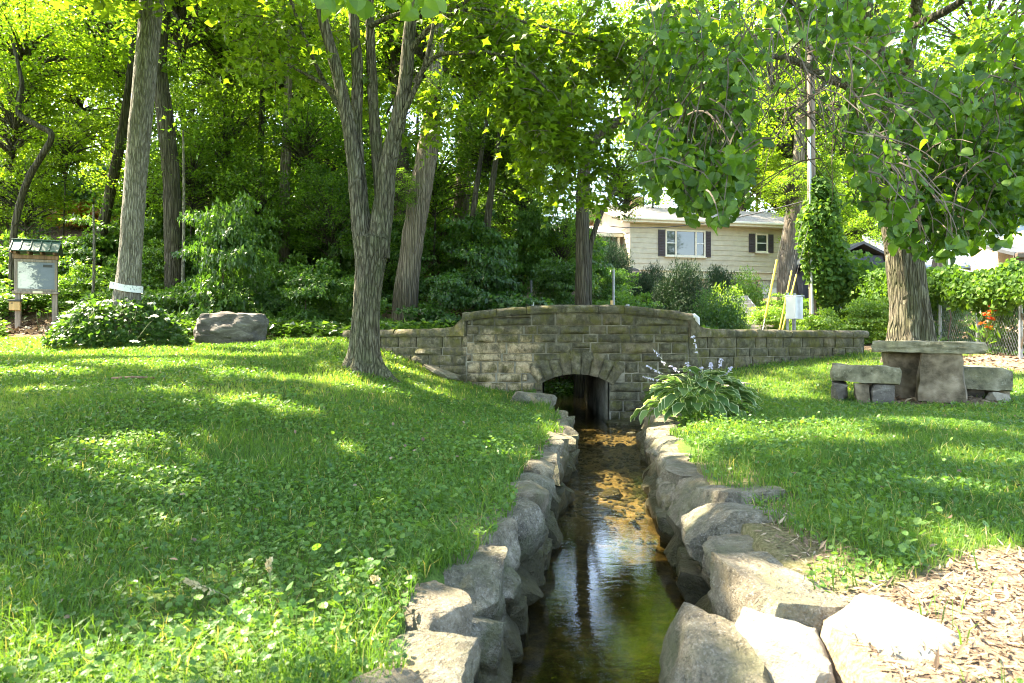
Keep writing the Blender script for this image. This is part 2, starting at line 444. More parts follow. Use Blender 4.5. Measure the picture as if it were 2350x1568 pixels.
def sandstone(name, olive=1.0, cap=False):
    t = NT(name); o = t.pos(); oi = t.n("ShaderNodeObjectInfo").outputs["Random"]
    n1 = t.noise(o, 10, 8, .72); n2 = t.noise(o, 2.9, 9, .72, .2); n3 = t.noise(o, 60, 3, .7); n4 = t.noise(t.mapping(o, (1, 1, .45)), 6.5, 9, .72)
    clean = t.ramp(n1, [(.3, (.38, .29, .17)), (.5, (.56, .45, .29)), (.72, (.68, .58, .42))])
    clean = t.mix(t.fr(oi, 0, 1, 0, .5), clean, (.46, .33, .21))
    dark = t.ramp(n1, [(.32, (.04, .038, .027)), (.5, (.13, .122, .085)), (.68, (.28, .26, .185))])
    dark = t.mix(t.fr(oi, .0, .5, .55, 0), dark, (.075, .072, .056)); dark = t.mix(t.fr(oi, .7, 1, 0, .5), dark, (.25, .195, .13))
    sx = t.n("ShaderNodeSeparateXYZ", {0: o})
    x, z = sx.outputs[0], sx.outputs[2]
    # cleaned / repaired stretch of masonry left of the arch
    dx = t.math('ABSOLUTE', t.math('SUBTRACT', x, -.20)); dz = t.math('ABSOLUTE', t.math('SUBTRACT', z, .80))
    dd = t.math('MAXIMUM', t.math('MULTIPLY', dx, 1.35), t.math('MULTIPLY', dz, 1.35))
    dd = t.math('ADD', dd, t.math('MULTIPLY', t.math('SUBTRACT', n2, .5), 1.5))
    dd = t.math('ADD', dd, t.math('MULTIPLY', t.math('SUBTRACT', oi, .5), .25))
    k = t.fr(dd, .80, .55)
    k2 = t.fr(n4, .60, .74, 0, .55)          # odd paler flaked spots elsewhere
    k = t.math('MAXIMUM', k, k2)
    if cap: k = t.math('MULTIPLY', k, .25)
    c = t.mix(k, dark, clean)
    mo = t.fr(t.noise(o, 4.8, 9, .74), .47, .60, 0, .8 * olive); c = t.mix(mo, c, (.12, .115, .03))
    gr = t.fr(t.noise(t.mapping(o, (1, 1, .5)), 8, 8, .78), .46, .62, 0, .8); c = t.mix(gr, c, (.04, .04, .026))
    c = t.mix(t.fr(n3, .35, .8, 0, .35), c, (.06, .055, .035))
    h = t.math('ADD', n1, t.math('MULTIPLY', t.noise(o, 26, 5, .7), .5))
    return t.done(t.pbr(c, .9, t.bump(h, 1.0, .035), .2))
M['sandstone'] = sandstone('sandstone')
M['coping'] = sandstone('coping_stone', 1.25, True)
t = NT('mortar'); o = t.pos(); n1 = t.noise(o, 14, 5, .6); n2 = t.noise(o, 1.7, 3)
M['mortar'] = t.done(t.pbr(t.mix(t.fr(n2, .35, .65), t.ramp(n1, [(.3, (.07, .068, .05)), (.7, (.17, .16, .12))]), t.ramp(n1, [(.3, (.24, .22, .17)), (.7, (.44, .42, .35))])), .95, t.bump(n1, .5, .01), .1))

def table_stone():
    t = NT('table_stone'); o = t.pos(); n1 = t.noise(o, 6, 6, .65); n2 = t.noise(o, 48, 4, .7); n3 = t.noise(o, 3, 4)
    c = t.ramp(n1, [(.34, (.08, .078, .05)), (.5, (.21, .20, .135)), (.66, (.37, .345, .25))])
    c = t.mix(t.fr(n3, .52, .7, 0, .55), c, (.17, .165, .055)); c = t.mix(t.fr(t.noise(o, 16, 6, .7), .58, .66, 0, .6), c, (.40, .39, .30)); c = t.mix(t.fr(n2, .4, .8, 0, .4), c, (.07, .065, .05))
    return t.done(t.pbr(c, .92, t.bump(t.math('ADD', n1, t.math('MULTIPLY', n2, .5)), .9, .02), .2))
M['table_stone'] = table_stone()
def leg_stone():
    t = NT('leg_stone'); o = t.pos(); n1 = t.noise(o, 5, 6, .6); n2 = t.noise(o, 40, 4, .7)
    c = t.ramp(n1, [(.34, (.07, .058, .038)), (.5, (.175, .142, .098)), (.66, (.31, .26, .19))])
    c = t.mix(t.fr(n2, .45, .8, 0, .4), c, (.09, .08, .065))
    return t.done(t.pbr(c, .92, t.bump(t.math('ADD', n1, t.math('MULTIPLY', n2, .4)), .9, .02), .2))
M['leg_stone'] = leg_stone()

def ground_mat():
    t = NT('ground'); o = t.pos()
    za = t.n("ShaderNodeAttribute", attribute_name="zone").outputs["Color"]
    s = t.n("ShaderNodeSeparateColor", {0: za}); lawn, dirt, bed = s.outputs[0], s.outputs[1], s.outputs[2]
    n1 = t.noise(o, 9, 6, .65); n2 = t.noise(o, 60, 4, .7); n3 = t.noise(o, 1.1, 4)
    forest = t.ramp(n1, [(.3, (.045, .032, .018)), (.5, (.11, .075, .045)), (.72, (.20, .15, .09))])
    grass = t.ramp(t.noise(o, 30, 5, .7), [(.3, (.03, .06, .012)), (.55, (.07, .125, .025)), (.75, (.12, .18, .04))])
    grass = t.mix(t.fr(n3, .5, .7, 0, .3), grass, (.13, .13, .05))
    mul = t.ramp(n2, [(.28, (.07, .046, .03)), (.5, (.19, .135, .09)), (.7, (.33, .25, .18))])
    bedc = t.ramp(t.noise(o, 22, 6, .7), [(.3, (.05, .04, .018)), (.5, (.14, .108, .055)), (.72, (.30, .25, .15))])
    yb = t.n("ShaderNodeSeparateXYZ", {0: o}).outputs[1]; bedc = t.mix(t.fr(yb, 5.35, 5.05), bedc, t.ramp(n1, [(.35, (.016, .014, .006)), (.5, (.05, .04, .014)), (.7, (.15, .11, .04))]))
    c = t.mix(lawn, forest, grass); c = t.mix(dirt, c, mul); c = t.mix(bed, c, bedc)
    return t.done(t.pbr(c, .95, t.bump(t.math('ADD', n1, t.math('MULTIPLY', n2, .6)), .8, .03), .1))
M['ground'] = ground_mat()

def water_mat():
    t = NT('water'); o = t.pos()
    h = t.noise(t.mapping(o, (1.0, 2.4, 1)), 7, 3, .5, .4); h2 = t.noise(t.mapping(o, (1.2, 3, 1)), 26, 2, .5)
    y = t.n("ShaderNodeSeparateXYZ", {0: o}).outputs[1]
    k = t.fr(y, 4.6, 6.0, .13, .8)
    nb = t.bump(t.math('MULTIPLY', t.math('ADD', h, t.math('MULTIPLY', h2, .35)), k), .16, .035)
    fr = t.n("ShaderNodeFresnel", {"IOR": 1.33, "Normal": nb}).outputs[0]
    tr = t.n("ShaderNodeBsdfTransparent", {"Color": (.82, .76, .56, 1)}).outputs[0]
    gl = t.n("ShaderNodeBsdfGlossy", {"Color": (1, 1, 1, 1), "Roughness": .02, "Normal": nb}).outputs[0]
    return t.done(t.n("ShaderNodeMixShader", {0: fr, 1: tr, 2: gl}).outputs[0])
M['water'] = water_mat()

def simple(name, c, rough=.6, var=.12, sc=8, metal=0.0, spec=.4, bump=.15, zs=1.0, bd=.005):
    t = NT(name); o = t.pos(); n = t.noise(t.mapping(o, (1, 1, zs)), sc, 5, .6)
    lo = tuple(max(0, v * (1 - var * 2)) for v in c); hi = tuple(min(1, v * (1 + var * 2)) for v in c)
    return t.done(t.pbr(t.ramp(n, [(.3, lo), (.7, hi)]), rough, t.bump(n, bump, bd), spec, metal))
M['siding'] = simple('siding', (.50, .45, .335), .7, .06, 3, bump=.1)
M['trim'] = simple('trim', (.72, .66, .52), .6, .05, 5)
M['white'] = simple('white_paint', (.76, .76, .74), .5, .05, 5)
M['shutter'] = simple('shutter', (.055, .045, .05), .6, .1)
M['roof'] = simple('roof_shingle', (.30, .265, .235), .9, .18, 12, bump=.6, bd=.02)
M['garage'] = simple('garage_door', (.55, .54, .48), .6, .05)
M['galv'] = simple('galvanised', (.26, .27, .28), .5, .1, 20, .5)
M['wire'] = simple('black_wire', (.02, .02, .02), .6)
M['yellow'] = simple('yellow_plastic', (.55, .38, .03), .5, .08)
M['box'] = simple('grey_enamel', (.60, .62, .63), .45, .05, 6)
M['boxdark'] = simple('conduit_enamel', (.42, .44, .45), .45, .05, 6)
M['concrete'] = simple('concrete', (.40, .36, .30), .9, .15, 9, bump=.5)
M['wood_grey'] = simple('weathered_wood', (.25, .215, .19), .85, .22, 22, bump=.5, zs=.08)
M['wood_brown'] = simple('brown_wood', (.20, .125, .075), .8, .25, 18, bump=.4, zs=.2)
M['wood_new'] = simple('pale_wood', (.52, .36, .17), .7, .12, 18, bump=.3, zs=.15)
M['pole_wood'] = simple('pole_wood', (.15, .115, .085), .85, .25, 14, bump=.5, zs=.06)
M['roof_green'] = simple('green_metal', (.035, .085, .058), .5, .15, 9, .1)
M['navy'] = simple('navy_siding', (.028, .036, .05), .7, .1)
M['darktrim'] = simple('dark_trim', (.05, .055, .06), .6, .1)
M['bluegrey'] = simple('blue_siding', (.30, .36, .45), .7, .06)
M['metalroof'] = simple('standing_seam', (.20, .235, .27), .45, .06, 4, .2)
M['redwall'] = simple('red_brown_wall', (.18, .075, .045), .8, .15)
M['brown_gutter'] = simple('brown_gutter', (.09, .065, .045), .6, .15)
M['terracotta'] = simple('tan_wall', (.48, .33, .22), .85, .1)
M['pvc'] = simple('pvc', (.62, .64, .68), .4, .05)
M['stem'] = simple('stem', (.10, .12, .045), .8, .2)
M['twig'] = simple('twig', (.09, .07, .05), .9, .25, 20)
M['chip'] = leaf_mat('wood_chip', [(0, (.06, .04, .025)), (.5, (.19, .135, .085)), (.9, (.33, .26, .17)), (1, (.42, .35, .25))], (.3, .3, .3), .05, .9)
M['flower_white'] = leaf_mat('white_petal', G3((.62, .66, .55), (.75, .76, .70), (.82, .82, .78)), (1, 1, .9), .25, .6)
M['flower_lilac'] = leaf_mat('lilac_petal', G3((.50, .47, .62), (.62, .59, .74), (.74, .72, .82)), (1, 1, 1), .35, .5)
M['flower_orange'] = leaf_mat('orange_petal', G3((.55, .05, .02), (.68, .12, .02), (.75, .28, .03)), (1, .9, .8), .3, .5)
M['leaf_orange'] = leaf_mat('orange_leaf', G3((.25, .12, .03), (.40, .19, .045), (.42, .28, .06)), (1.8, 1.6, .9), .45, .5)
M['seed'] = leaf_mat('grass_seed', G3((.34, .28, .14), (.46, .39, .21), (.55, .48, .28)), (1, 1, .9), .3, .7)
def glass():
    t = NT('window_glass'); o = t.pos(); n = t.noise(o, .8, 2)
    return t.done(t.pbr((.025, .032, .035), .04, t.bump(n, .05, .05), .9))
M['glass'] = glass()
def brick_mat():
    t = NT('brick'); o = t.objc()
    b = t.n("ShaderNodeTexBrick", {"Vector": t.mapping(t.n("ShaderNodeCombineXYZ", {0: t.n("ShaderNodeSeparateXYZ", {0: o}).outputs[0], 1: t.n("ShaderNodeSeparateXYZ", {0: o}).outputs[2]}).outputs[0], (1, 1, 1)),
        "Color1": (.34, .15, .10, 1), "Color2": (.45, .25, .17, 1), "Mortar": (.45, .40, .34, 1), "Scale": 1.0, "Mortar Size": .012, "Brick Width": .22, "Row Height": .075})
    return t.done(t.pbr(b.outputs[0], .9, t.bump(b.outputs[1], -.4, .01), .2))
M['brick'] = brick_mat()
def hosta_mat():
    t = NT('hosta_leaf'); a = t.n("ShaderNodeAttribute", attribute_name="leafuv").outputs["Vector"]
    s = t.n("ShaderNodeSeparateXYZ", {0: a}); e, v = s.outputs[0], s.outputs[1]
    r = t.n("ShaderNodeObjectInfo").outputs["Random"]
    vein = t.n("ShaderNodeTexWave", {"Vector": t.n("ShaderNodeCombineXYZ", {0: t.math('MULTIPLY', e, 3.2)}).outputs[0], "Scale": 1.0, "Distortion": 0.0}).outputs[1]
    g = t.mix(r, (.07, .15, .045), (.14, .24, .07)); ew = t.math('ADD', e, t.math('MULTIPLY', t.math('SUBTRACT', t.noise(a, 9, 3), .5), .22))
    c = t.mix(t.fr(ew, .84, .90), g, (.62, .66, .42))
    p = t.pbr(c, .4, t.bump(vein, .35, .01), .4)
    tl = t.n("ShaderNodeBsdfTranslucent", {"Color": t.mix(1.0, c, (1.6, 1.6, .9), 'MULTIPLY')}).outputs[0]
    return t.done(t.n("ShaderNodeMixShader", {0: .33, 1: p, 2: tl}).outputs[0])
M['hosta'] = hosta_mat()
def sign_mat():
    t = NT('sign_print'); o = t.objc(); s = t.n("ShaderNodeSeparateXYZ", {0: o}); x, z = s.outputs[0], s.outputs[2]
    n = t.noise(t.mapping(o, (1, 1, 1.6)), 6, 6, .65, 1.2)
    d = t.math('ADD', t.math('ADD', t.math('MULTIPLY', x, 1.5), t.math('MULTIPLY', z, .35)), t.math('MULTIPLY', t.math('SUBTRACT', n, .5), 2.6))
    c = t.ramp(t.fr(d, -.55, .55), [(.0, (.72, .74, .74)), (.36, (.50, .52, .54)), (.42, (.07, .10, .11)), (.50, (.20, .24, .27)), (.6, (.12, .155, .205)), (1, (.135, .175, .23))])
    ln = t.n("ShaderNodeTexWave", {"Vector": t.mapping(o, (0, 0, 1)), "Scale": 11.0, "Distortion": 0.0}, bands_direction='Z').outputs[1]
    tx = t.math('MULTIPLY', t.fr(ln, .72, .8), t.math('MULTIPLY', t.fr(x, .10, .11), t.fr(z, .20, .19)))
    c = t.mix(t.math('MULTIPLY', tx, .35), c, (.20, .25, .33))
    return t.done(t.pbr(c, .30, None, .35))
M['sign'] = sign_mat()
def band_mat():
    t = NT('printed_band'); o = t.pos()
    n = t.noise(t.mapping(o, (1, 1, .6)), 42, 3, .8); z = t.noise(o, 6, 2)
    return t.done(t.pbr(t.mix(t.math('MULTIPLY', t.fr(n, .56, .60), t.fr(z, .42, .5)), (.74, .75, .76), (.16, .17, .22)), .6))
M['band'] = band_mat()
def stain_box():
    t = NT('stained_enamel'); o = t.objc(); s = t.n("ShaderNodeSeparateXYZ", {0: o})
    d = t.math('ADD', t.math('ABSOLUTE', s.outputs[0]), t.math('MULTIPLY', t.math('SUBTRACT', t.noise(o, 5, 4), .5), .30))
    k = t.math('MULTIPLY', t.fr(d, .10, .0, 0, .5), t.fr(t.math('ABSOLUTE', s.outputs[2]), .38, .15))
    return t.done(t.pbr(t.mix(k, (.64, .66, .66), (.22, .23, .23)), .45, None, .4))
M['stainbox'] = stain_box()

# ------------------------------------------------------------------ the lie of the land
CY = [-5, 0, 2.85, 3.95, 5.5, 7.66, 9, 10, 11.15, 11.3, 30]
CL = [-1.1, -.42, .03, .20, .44, .72, .83, .70, .56, .53, .53]
CR = [-.1, .46, .79, .93, 1.12, 1.48, 1.75, 1.95, 1.95, 1.57, 1.57]
cl = lambda y: np.interp(y, CY, CL)
cr = lambda y: np.interp(y, CY, CR)
WALLX = [-60, -3.4, -3.15, -.75, 2.9, 6.87, 7.2, 60]
WALLY = [14.6, 14.6, 13.0, 11.2, 11.2, 13.3, 14.0, 14.0]
wally = lambda x: np.interp(x, WALLX, WALLY)

def ground_raw(x, y):
    L = np.interp(y, [-20, 0, 2, 4, 7, 10, 13, 16, 20, 25, 35, 60, 120, 400], [.3, .42, .46, .64, .88, 1.07, 1.28, 1.6, 2.9, 5.2, 9, 14, 20, 30])
    B = np.interp(y, [-20, 2, 4, 7, 9, 10.5, 12], [.42, .44, .44, .37, .28, .40, .5])
    Rr = np.interp(y, [-20, 0, 2, 4, 8, 9.5, 11, 13, 16, 20, 24, 30, 38, 60, 120, 400], [.42, .46, .50, .52, .47, .53, .70, 1.02, 1.25, 1.5, 2.0, 2.7, 3.1, 7.5, 18, 28])
    dl = cl(y) - x; dr = x - cr(y)
    front = np.where(x < .5 * (cl(y) + cr(y)), B + (L - B) * sstep(0.1, 3.8, dl), B + (Rr - B) * sstep(0.1, 1.3, dr))
    back = L + (Rr - L) * sstep(-3, 7, x)
    back = np.where(y < 17, np.maximum(np.minimum(back, 1.45), 1.22), back) * 1.0
    back = np.where(x < -3.2, L, back)
    k = sstep(.15, .55, y - wally(x))
    g = front * (1 - k) + back * k
    P = np.stack([x * .55, y * .55, np.zeros_like(x)], -1)
    g = g + .05 * fbm(P, 2, 3) * np.clip((np.abs(x - .7)) / 2.5, .1, 1) + np.clip((y - 18) / 12, 0, 1) * .5 * fbm(P * .35, 2, 9)
    return g

def ground(x, y):
    x = np.asarray(x, float); y = np.asarray(y, float)
    g = ground_raw(x, y)
    w = .06
    inch = sstep(cl(y) - .20 - w, cl(y) - .14, x) * (1 - sstep(cr(y) + .14, cr(y) + .20 + w, x))
    inch = inch * (1 - sstep(22.5, 23.5, y))
    P = np.stack([x * 4, y * 4, np.zeros_like(x)], -1)
    bed = np.where(y < 5.15, -.20, -.075) + .03 * fbm(P, 2, 21)
    return g * (1 - inch) + bed * inch

def gp(px, py):
    """point of the ground seen at a pixel"""
    Y = np.linspace(1.2, 30, 3000); X = (px - 1175) / F * Y; Z = CAM[2] - (py - 784) / F * Y
    g = ground_raw(X, Y); i = np.argmax(g >= Z) if np.any(g >= Z) else -1
    return np.array([X[i], Y[i], g[i]])

def dirt_mask(x, y):
    P = np.stack([x * 1.6, y * 1.6, np.zeros_like(x)], -1); n = .35 * fbm(P, 3, 4)
    a = 1 - sstep(.75, 1.15, np.sqrt(((x - 1.70) / .95) ** 2 + ((y - 1.98) / .52) ** 2) + n)     # bare litter by the near stones
    b = 1 - sstep(.8, 1.1, np.sqrt(((x + 11.6) / 1.9) ** 2 + ((y - 15.6) / 1.15) ** 2) + n * .5)   # mulch under the notice board
    c = 1 - sstep(.8, 1.1, np.sqrt(((x - 10.0) / 2.9) ** 2 + ((y - 12.2) / 1.3) ** 2) + n * .6)     # bare soil by the fence
    d = 1 - sstep(.7, 1.1, np.sqrt(((x - 5.6) / 1.05) ** 2 + ((y - 9.1) / .62) ** 2) + n)           # worn soil under the table
    e = (1 - sstep(.10, .26, x - cr(y) - .42 + n * .2)) * (x > cr(y)) * (y < 5) * .55
    return np.clip(np.maximum.reduce([a, b, c, d, e]), 0, 1)

def axis(segs):
    out = []
    for a, b, st in segs: out.append(np.arange(a, b, st))
    return np.concatenate(out + [[segs[-1][1]]])
gx = axis([(-300, -60, 40), (-60, -20, 3), (-20, -6, .5), (-6, -1.2, .16), (-1.2, 2.6, .045), (2.6, 8, .16), (8, 20, .5), (20, 60, 3), (60, 300, 40)])
gy = axis([(-60, -6, 6), (-6, .6, .4), (.6, 5, .07), (5, 14, .11), (14, 20, .35), (20, 60, 1.4), (60, 400, 20)])
GX, GY = np.meshgrid(gx, gy); GZ = ground(GX, GY)
nx, ny = len(gx), len(gy)
i = np.arange(ny - 1)[:, None] * nx + np.arange(nx - 1)[None]
Q = np.stack([i, i + 1, i + nx + 1, i + nx], -1).reshape(-1, 4)
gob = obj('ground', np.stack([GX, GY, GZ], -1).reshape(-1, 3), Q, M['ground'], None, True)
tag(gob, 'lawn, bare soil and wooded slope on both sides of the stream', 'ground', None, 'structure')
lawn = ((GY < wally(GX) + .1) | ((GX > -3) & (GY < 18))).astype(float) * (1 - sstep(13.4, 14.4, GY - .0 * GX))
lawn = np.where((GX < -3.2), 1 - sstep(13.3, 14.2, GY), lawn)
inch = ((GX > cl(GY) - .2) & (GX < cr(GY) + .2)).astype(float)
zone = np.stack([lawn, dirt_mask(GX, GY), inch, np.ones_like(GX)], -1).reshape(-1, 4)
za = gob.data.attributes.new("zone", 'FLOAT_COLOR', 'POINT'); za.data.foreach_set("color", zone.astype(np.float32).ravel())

# the stream
wx = np.linspace(-1.6, 2.6, 30); wy = np.linspace(-4.5, 22.6, 160)
WX, WY = np.meshgrid(wx, wy); i = np.arange(159)[:, None] * 30 + np.arange(29)[None]
Q = np.stack([i, i + 1, i + 31, i + 30], -1).reshape(-1, 4)
w = obj('water', np.stack([WX, WY, np.zeros_like(WX)], -1).reshape(-1, 3), Q, M['water'], None, True)
tag(w, 'shallow clear brown stream between the stone edged banks', 'water', None, 'structure')
# ------------------------------------------------------------------ sunlit patches: gaps in the canopy overhead
PATCH_PX = [ # centre x, y and half sizes in the 2350 px frame
 (300, 815, 200, 7), (360, 838, 150, 7), (90, 858, 110, 8), (620, 815, 90, 6), (610, 862, 110, 6), (800, 884, 62, 15), (980, 902, 52, 9),
 (900, 845, 50, 8), (690, 953, 48, 9), (560, 925, 60, 8), (800, 1035, 30, 8), (120, 905, 60, 5),
 (560, 1520, 150, 55), (300, 1560, 90, 30), (20, 1540, 70, 50), (1030, 1440, 110, 75), (960, 1530, 90, 50), (1150, 1360, 40, 20),
 (1625, 985, 110, 35), (1560, 1030, 40, 40), (1740, 1000, 110, 12), (1900, 985, 110, 14), (1420, 1110, 62, 50), (1440, 1000, 55, 14), (1440, 1180, 50, 20),
 (1780, 886, 90, 10), (1820, 912, 60, 7), (2010, 1010, 60, 12), (2200, 985, 130, 16), (2290, 1060, 80, 22), (2240, 1130, 50, 16), (2300, 1270, 70, 50),
 (2080, 1490, 330, 175), (1830, 1520, 110, 70), (1950, 1300, 60, 25), (2250, 1380, 110, 50), (1420, 1555, 70, 22), (2280, 850, 60, 14), (2000, 845, 60, 8), (1290, 1000, 40, 14), (1600, 1165, 40, 16)]
PATCH = []
for (px, py, rx, ry) in PATCH_PX:
    c = gp(px, py); n_ = gp(px, max(py - ry, 792)); f_ = gp(px, py + ry)
    if 1330 < px < 1470 and py > 950:          # these lie on the water, lower than the banks
        yw = lambda q: CAM[2] * F / (q - 784)
        sh = SUN / SUN[2] * .44; Yw = yw(py); PATCH.append(((px - 1175) / F * Yw + sh[0], Yw + sh[1], rx / F * Yw + .08, .5 * (yw(py - ry) - yw(py + ry)) + .08)); continue
    PATCH.append((c[0], .5 * (n_[1] + f_[1]), rx / F * c[1] + .10, max(.06, .5 * abs(n_[1] - f_[1])) + .10))
PATCH = np.array(PATCH)
def sun_hit(P):
    zg = np.full(len(P), .6)
    for _ in range(3):
        t_ = (P[:, 2] - zg) / SUN[2]; G = P - SUN * t_[:, None]; zg = ground_raw(G[:, 0], np.clip(G[:, 1], -15, 12.5))
    return G
def shade_keep(P, grow=1.12, thin=.0):
    """False for leaves that would shade one of the sunlit patches"""
    G = sun_hit(P)
    nz = .16 * fbm(np.stack([G[:, 0] * 2.2, G[:, 1] * 2.2, np.zeros(len(G))], -1), 2, 31)
    d = np.sqrt(((G[:, None, 0] - PATCH[None, :, 0]) / PATCH[None, :, 2]) ** 2 + ((G[:, None, 1] - PATCH[None, :, 1]) / PATCH[None, :, 3]) ** 2).min(1)
    keep = d + nz > grow
    fl = fbm(np.stack([G[:, 0] * .95, G[:, 1] * 1.25, np.full(len(G), 3.3)], -1), 3, 37)      # the canopy is broken: small stray flecks
    keep &= (fl < .40) | (rng.uniform(0, 1, len(P)) < .15)
    if thin: keep &= rng.uniform(0, 1, len(P)) > thin
    return keep

# ------------------------------------------------------------------ stone bridge
bridge = thing('stone_bridge', (1.0, 11.2, 0.0), 'low arched sandstone bridge with mossy coping and wing walls over the stream', 'bridge')
LWE = np.array([-3.15, 13.0]); C0 = np.array([-.75, 11.2]); C1 = np.array([2.9, 11.2]); RWE = np.array([6.87, 13.3])
def seg_frame(p0, p1):
    u = (p1 - p0) / np.linalg.norm(p1 - p0); n_ = np.array([u[1], -u[0]])   # towards the camera
    return p0, u, n_, np.linalg.norm(p1 - p0)
def to_world(fr, U, Dp, Z):
    p0, u, n_, _ = fr
    return np.stack([p0[0] + u[0] * U + n_[0] * Dp, p0[1] + u[1] * U + n_[1] * Dp, Z], -1)
_ss = 0
def stone_quad(fr, cor, name='stone', proud=.038, mat=None, gap=.012, nu=6, nz=5, depth=.09, base=0.0):
    """rock faced block from four corners (u,z): bl, br, tr, tl"""
    global _ss; _ss += 1
    c = np.array(cor, float); ctr = c.mean(0); L = np.linalg.norm(c - ctr, axis=1, keepdims=True)
    c = c + (ctr - c) / np.maximum(L, .02) * gap * 1.35
    a = np.linspace(0, 1, nu); b = np.linspace(0, 1, nz); A, B = np.meshgrid(a, b)
    UZ = (c[0] * ((1 - A) * (1 - B))[..., None] + c[1] * (A * (1 - B))[..., None] + c[2] * (A * B)[..., None] + c[3] * ((1 - A) * B)[..., None])
    edge = np.minimum(np.minimum(A, 1 - A) * 2.4, np.minimum(B, 1 - B) * 2.0); pil = np.clip(edge * 1.6, 0, 1) ** .6
    nzv = fbm(np.stack([UZ[..., 0] * 9, UZ[..., 1] * 9, np.full_like(A, _ss * 1.7)], -1), 3, 5)
    Dp = base + pil * (proud + .026 * nzv + random.uniform(-.006, .014)) + random.uniform(-.004, .004)
    jit = .006 * fbm(np.stack([UZ[..., 0] * 14, UZ[..., 1] * 14, np.full_like(A, _ss * .9)], -1), 2, 8)
    V = to_world(fr, (UZ[..., 0] + jit).ravel(), Dp.ravel(), (UZ[..., 1] + jit).ravel())
    i = np.arange(nz - 1)[:, None] * nu + np.arange(nu - 1)[None]
    Q = np.stack([i, i + 1, i + nu + 1, i + nu], -1).reshape(-1, 4)
    ring = list(range(nu)) + [r_ * nu + nu - 1 for r_ in range(1, nz)] + [(nz - 1) * nu + k for k in range(nu - 2, -1, -1)] + [r_ * nu for r_ in range(nz - 2, 0, -1)]
    flat = UZ.reshape(-1, 2)[ring]; back = to_world(fr, flat[:, 0], np.full(len(ring), base - depth), flat[:, 1]); n0 = nu * nz; m = len(ring)
    Q2 = np.array([[ring[k], n0 + k, n0 + (k + 1) % m, ring[(k + 1) % m]] for k in range(m)])
    return obj(name, np.vstack([V, back]), [Q, Q2], mat or M['sandstone'], bridge, True, None, 45)

fc = seg_frame(C0, C1); flw = seg_frame(LWE, C0); frw = seg_frame(C1, RWE)
AX, AHW, ASP, ACR = 1.05 - C0[0], .52, .64, .765          # arch: centre along the wall, half width, springing, crown
AR = (AHW ** 2 + (ACR - ASP) ** 2) / (2 * (ACR - ASP)); AZ = ACR - AR; AT = AR + .37
def cap_z(u):      # underside of the centre coping, a shallow arc
    t_ = (u - fc[3] / 2) / (fc[3] / 2); return 1.775 - .135 * t_ ** 2
zc = [-.25, -.02, .15, .33, .47, .63, .78, .97, 1.10, 1.28, 1.42, 1.56, 1.78]
for k in range(len(zc) - 1):
    z0, z1 = zc[k], zc[k + 1]; zm = .5 * (z0 + z1); u = 0.0; first = True
    while u < fc[3] - .02:
        w_ = random.choice([.16, .22, .3, .36, .44, .55]) * random.uniform(.85, 1.2) * (1.2 if k > 7 else 1.0)
        if first: w_ *= random.choice([.55, 1.0]); first = False
        e = min(u + w_, fc[3])
        if fc[3] - e < .16: e = fc[3]
        spans = [(u, e)]
        lo = None
        if zm < ASP: lo, hi = AX - AHW - .02, AX + AHW + .02
        else:
            rr = AR + .2
            h = rr ** 2 - (zm - AZ) ** 2
            if h > 0: hw = math.sqrt(h); lo, hi = AX - hw, AX + hw
            if z0 < ACR and z1 > ASP and lo is not None: lo, hi = min(lo, AX - AHW - .01), max(hi, AX + AHW + .01)
        if lo is not None:
            spans = [(a, b) for a, b in ((u, min(e, lo)), (max(u, hi), e)) if b - a > .06]
        for a, b in spans:
            t0, t1 = min(z1, cap_z(a)), min(z1, cap_z(b))
            if min(t0, t1) - z0 < .03: continue
            if b - a > .3 and z1 - z0 > .165 and random.random() < .22:
                zz = z0 + (z1 - z0) * random.uniform(.42, .58)
                stone_quad(fc, [(a, z0), (b, z0), (b, zz), (a, zz)]); stone_quad(fc, [(a, zz), (b, zz), (b, t1), (a, t0)])
            else: stone_quad(fc, [(a, z0), (b, z0), (b, t1), (a, t0)])
        u = e
# arch stones
a0 = math.asin(AHW / AR); nv = 9; edges = np.linspace(-a0 - .10, a0 + .10, nv + 1)
for k in range(nv):
    A_, B_ = edges[k], edges[k + 1]
    P_ = lambda an, r_: (AX + math.sin(an) * r_, AZ + math.cos(an) * r_)
    ro = AT + random.uniform(-.03, .03)
    stone_quad(fc, [P_(A_, AR - .004), P_(B_, AR - .004), P_(B_, ro), P_(A_, ro)], 'arch_stone', .035, None, .006, 5, 7, .16, .02)
# wings: base follows the ground, top is level under the coping
def wing(fr, ztop, zbase0, zbase1, seed):
    random.seed(seed); z = ztop
    while z > min(zbase0, zbase1) - .35:
        h = random.choice([.13, .15, .17, .19]); z0 = z - h; u = -random.uniform(0, .3)
        while u < fr[3]:
            w_ = random.uniform(.28, .66); a, b = max(u, 0), min(u + w_, fr[3])
            gb = zbase0 + (zbase1 - zbase0) * (.5 * (a + b) / fr[3])
            if b - a > .08 and z > gb - .25: stone_quad(fr, [(a, z0), (b, z0), (b, z), (a, z)], proud=.024)
            u += w_
        z = z0
wing(flw, 1.385, 1.16, .62, 11); wing(frw, 1.375, .68, 1.02, 12)
# end returns
random.seed(5)
fle = seg_frame(LWE + np.array([.02, .42]), LWE); fre = seg_frame(RWE, RWE + np.array([-.1, .42]))
for fr in (fle, fre):
    for z0 in (.85, 1.03, 1.2): stone_quad(fr, [(.0, z0), (fr[3], z0), (fr[3], z0 + .175), (.0, z0 + .175)])
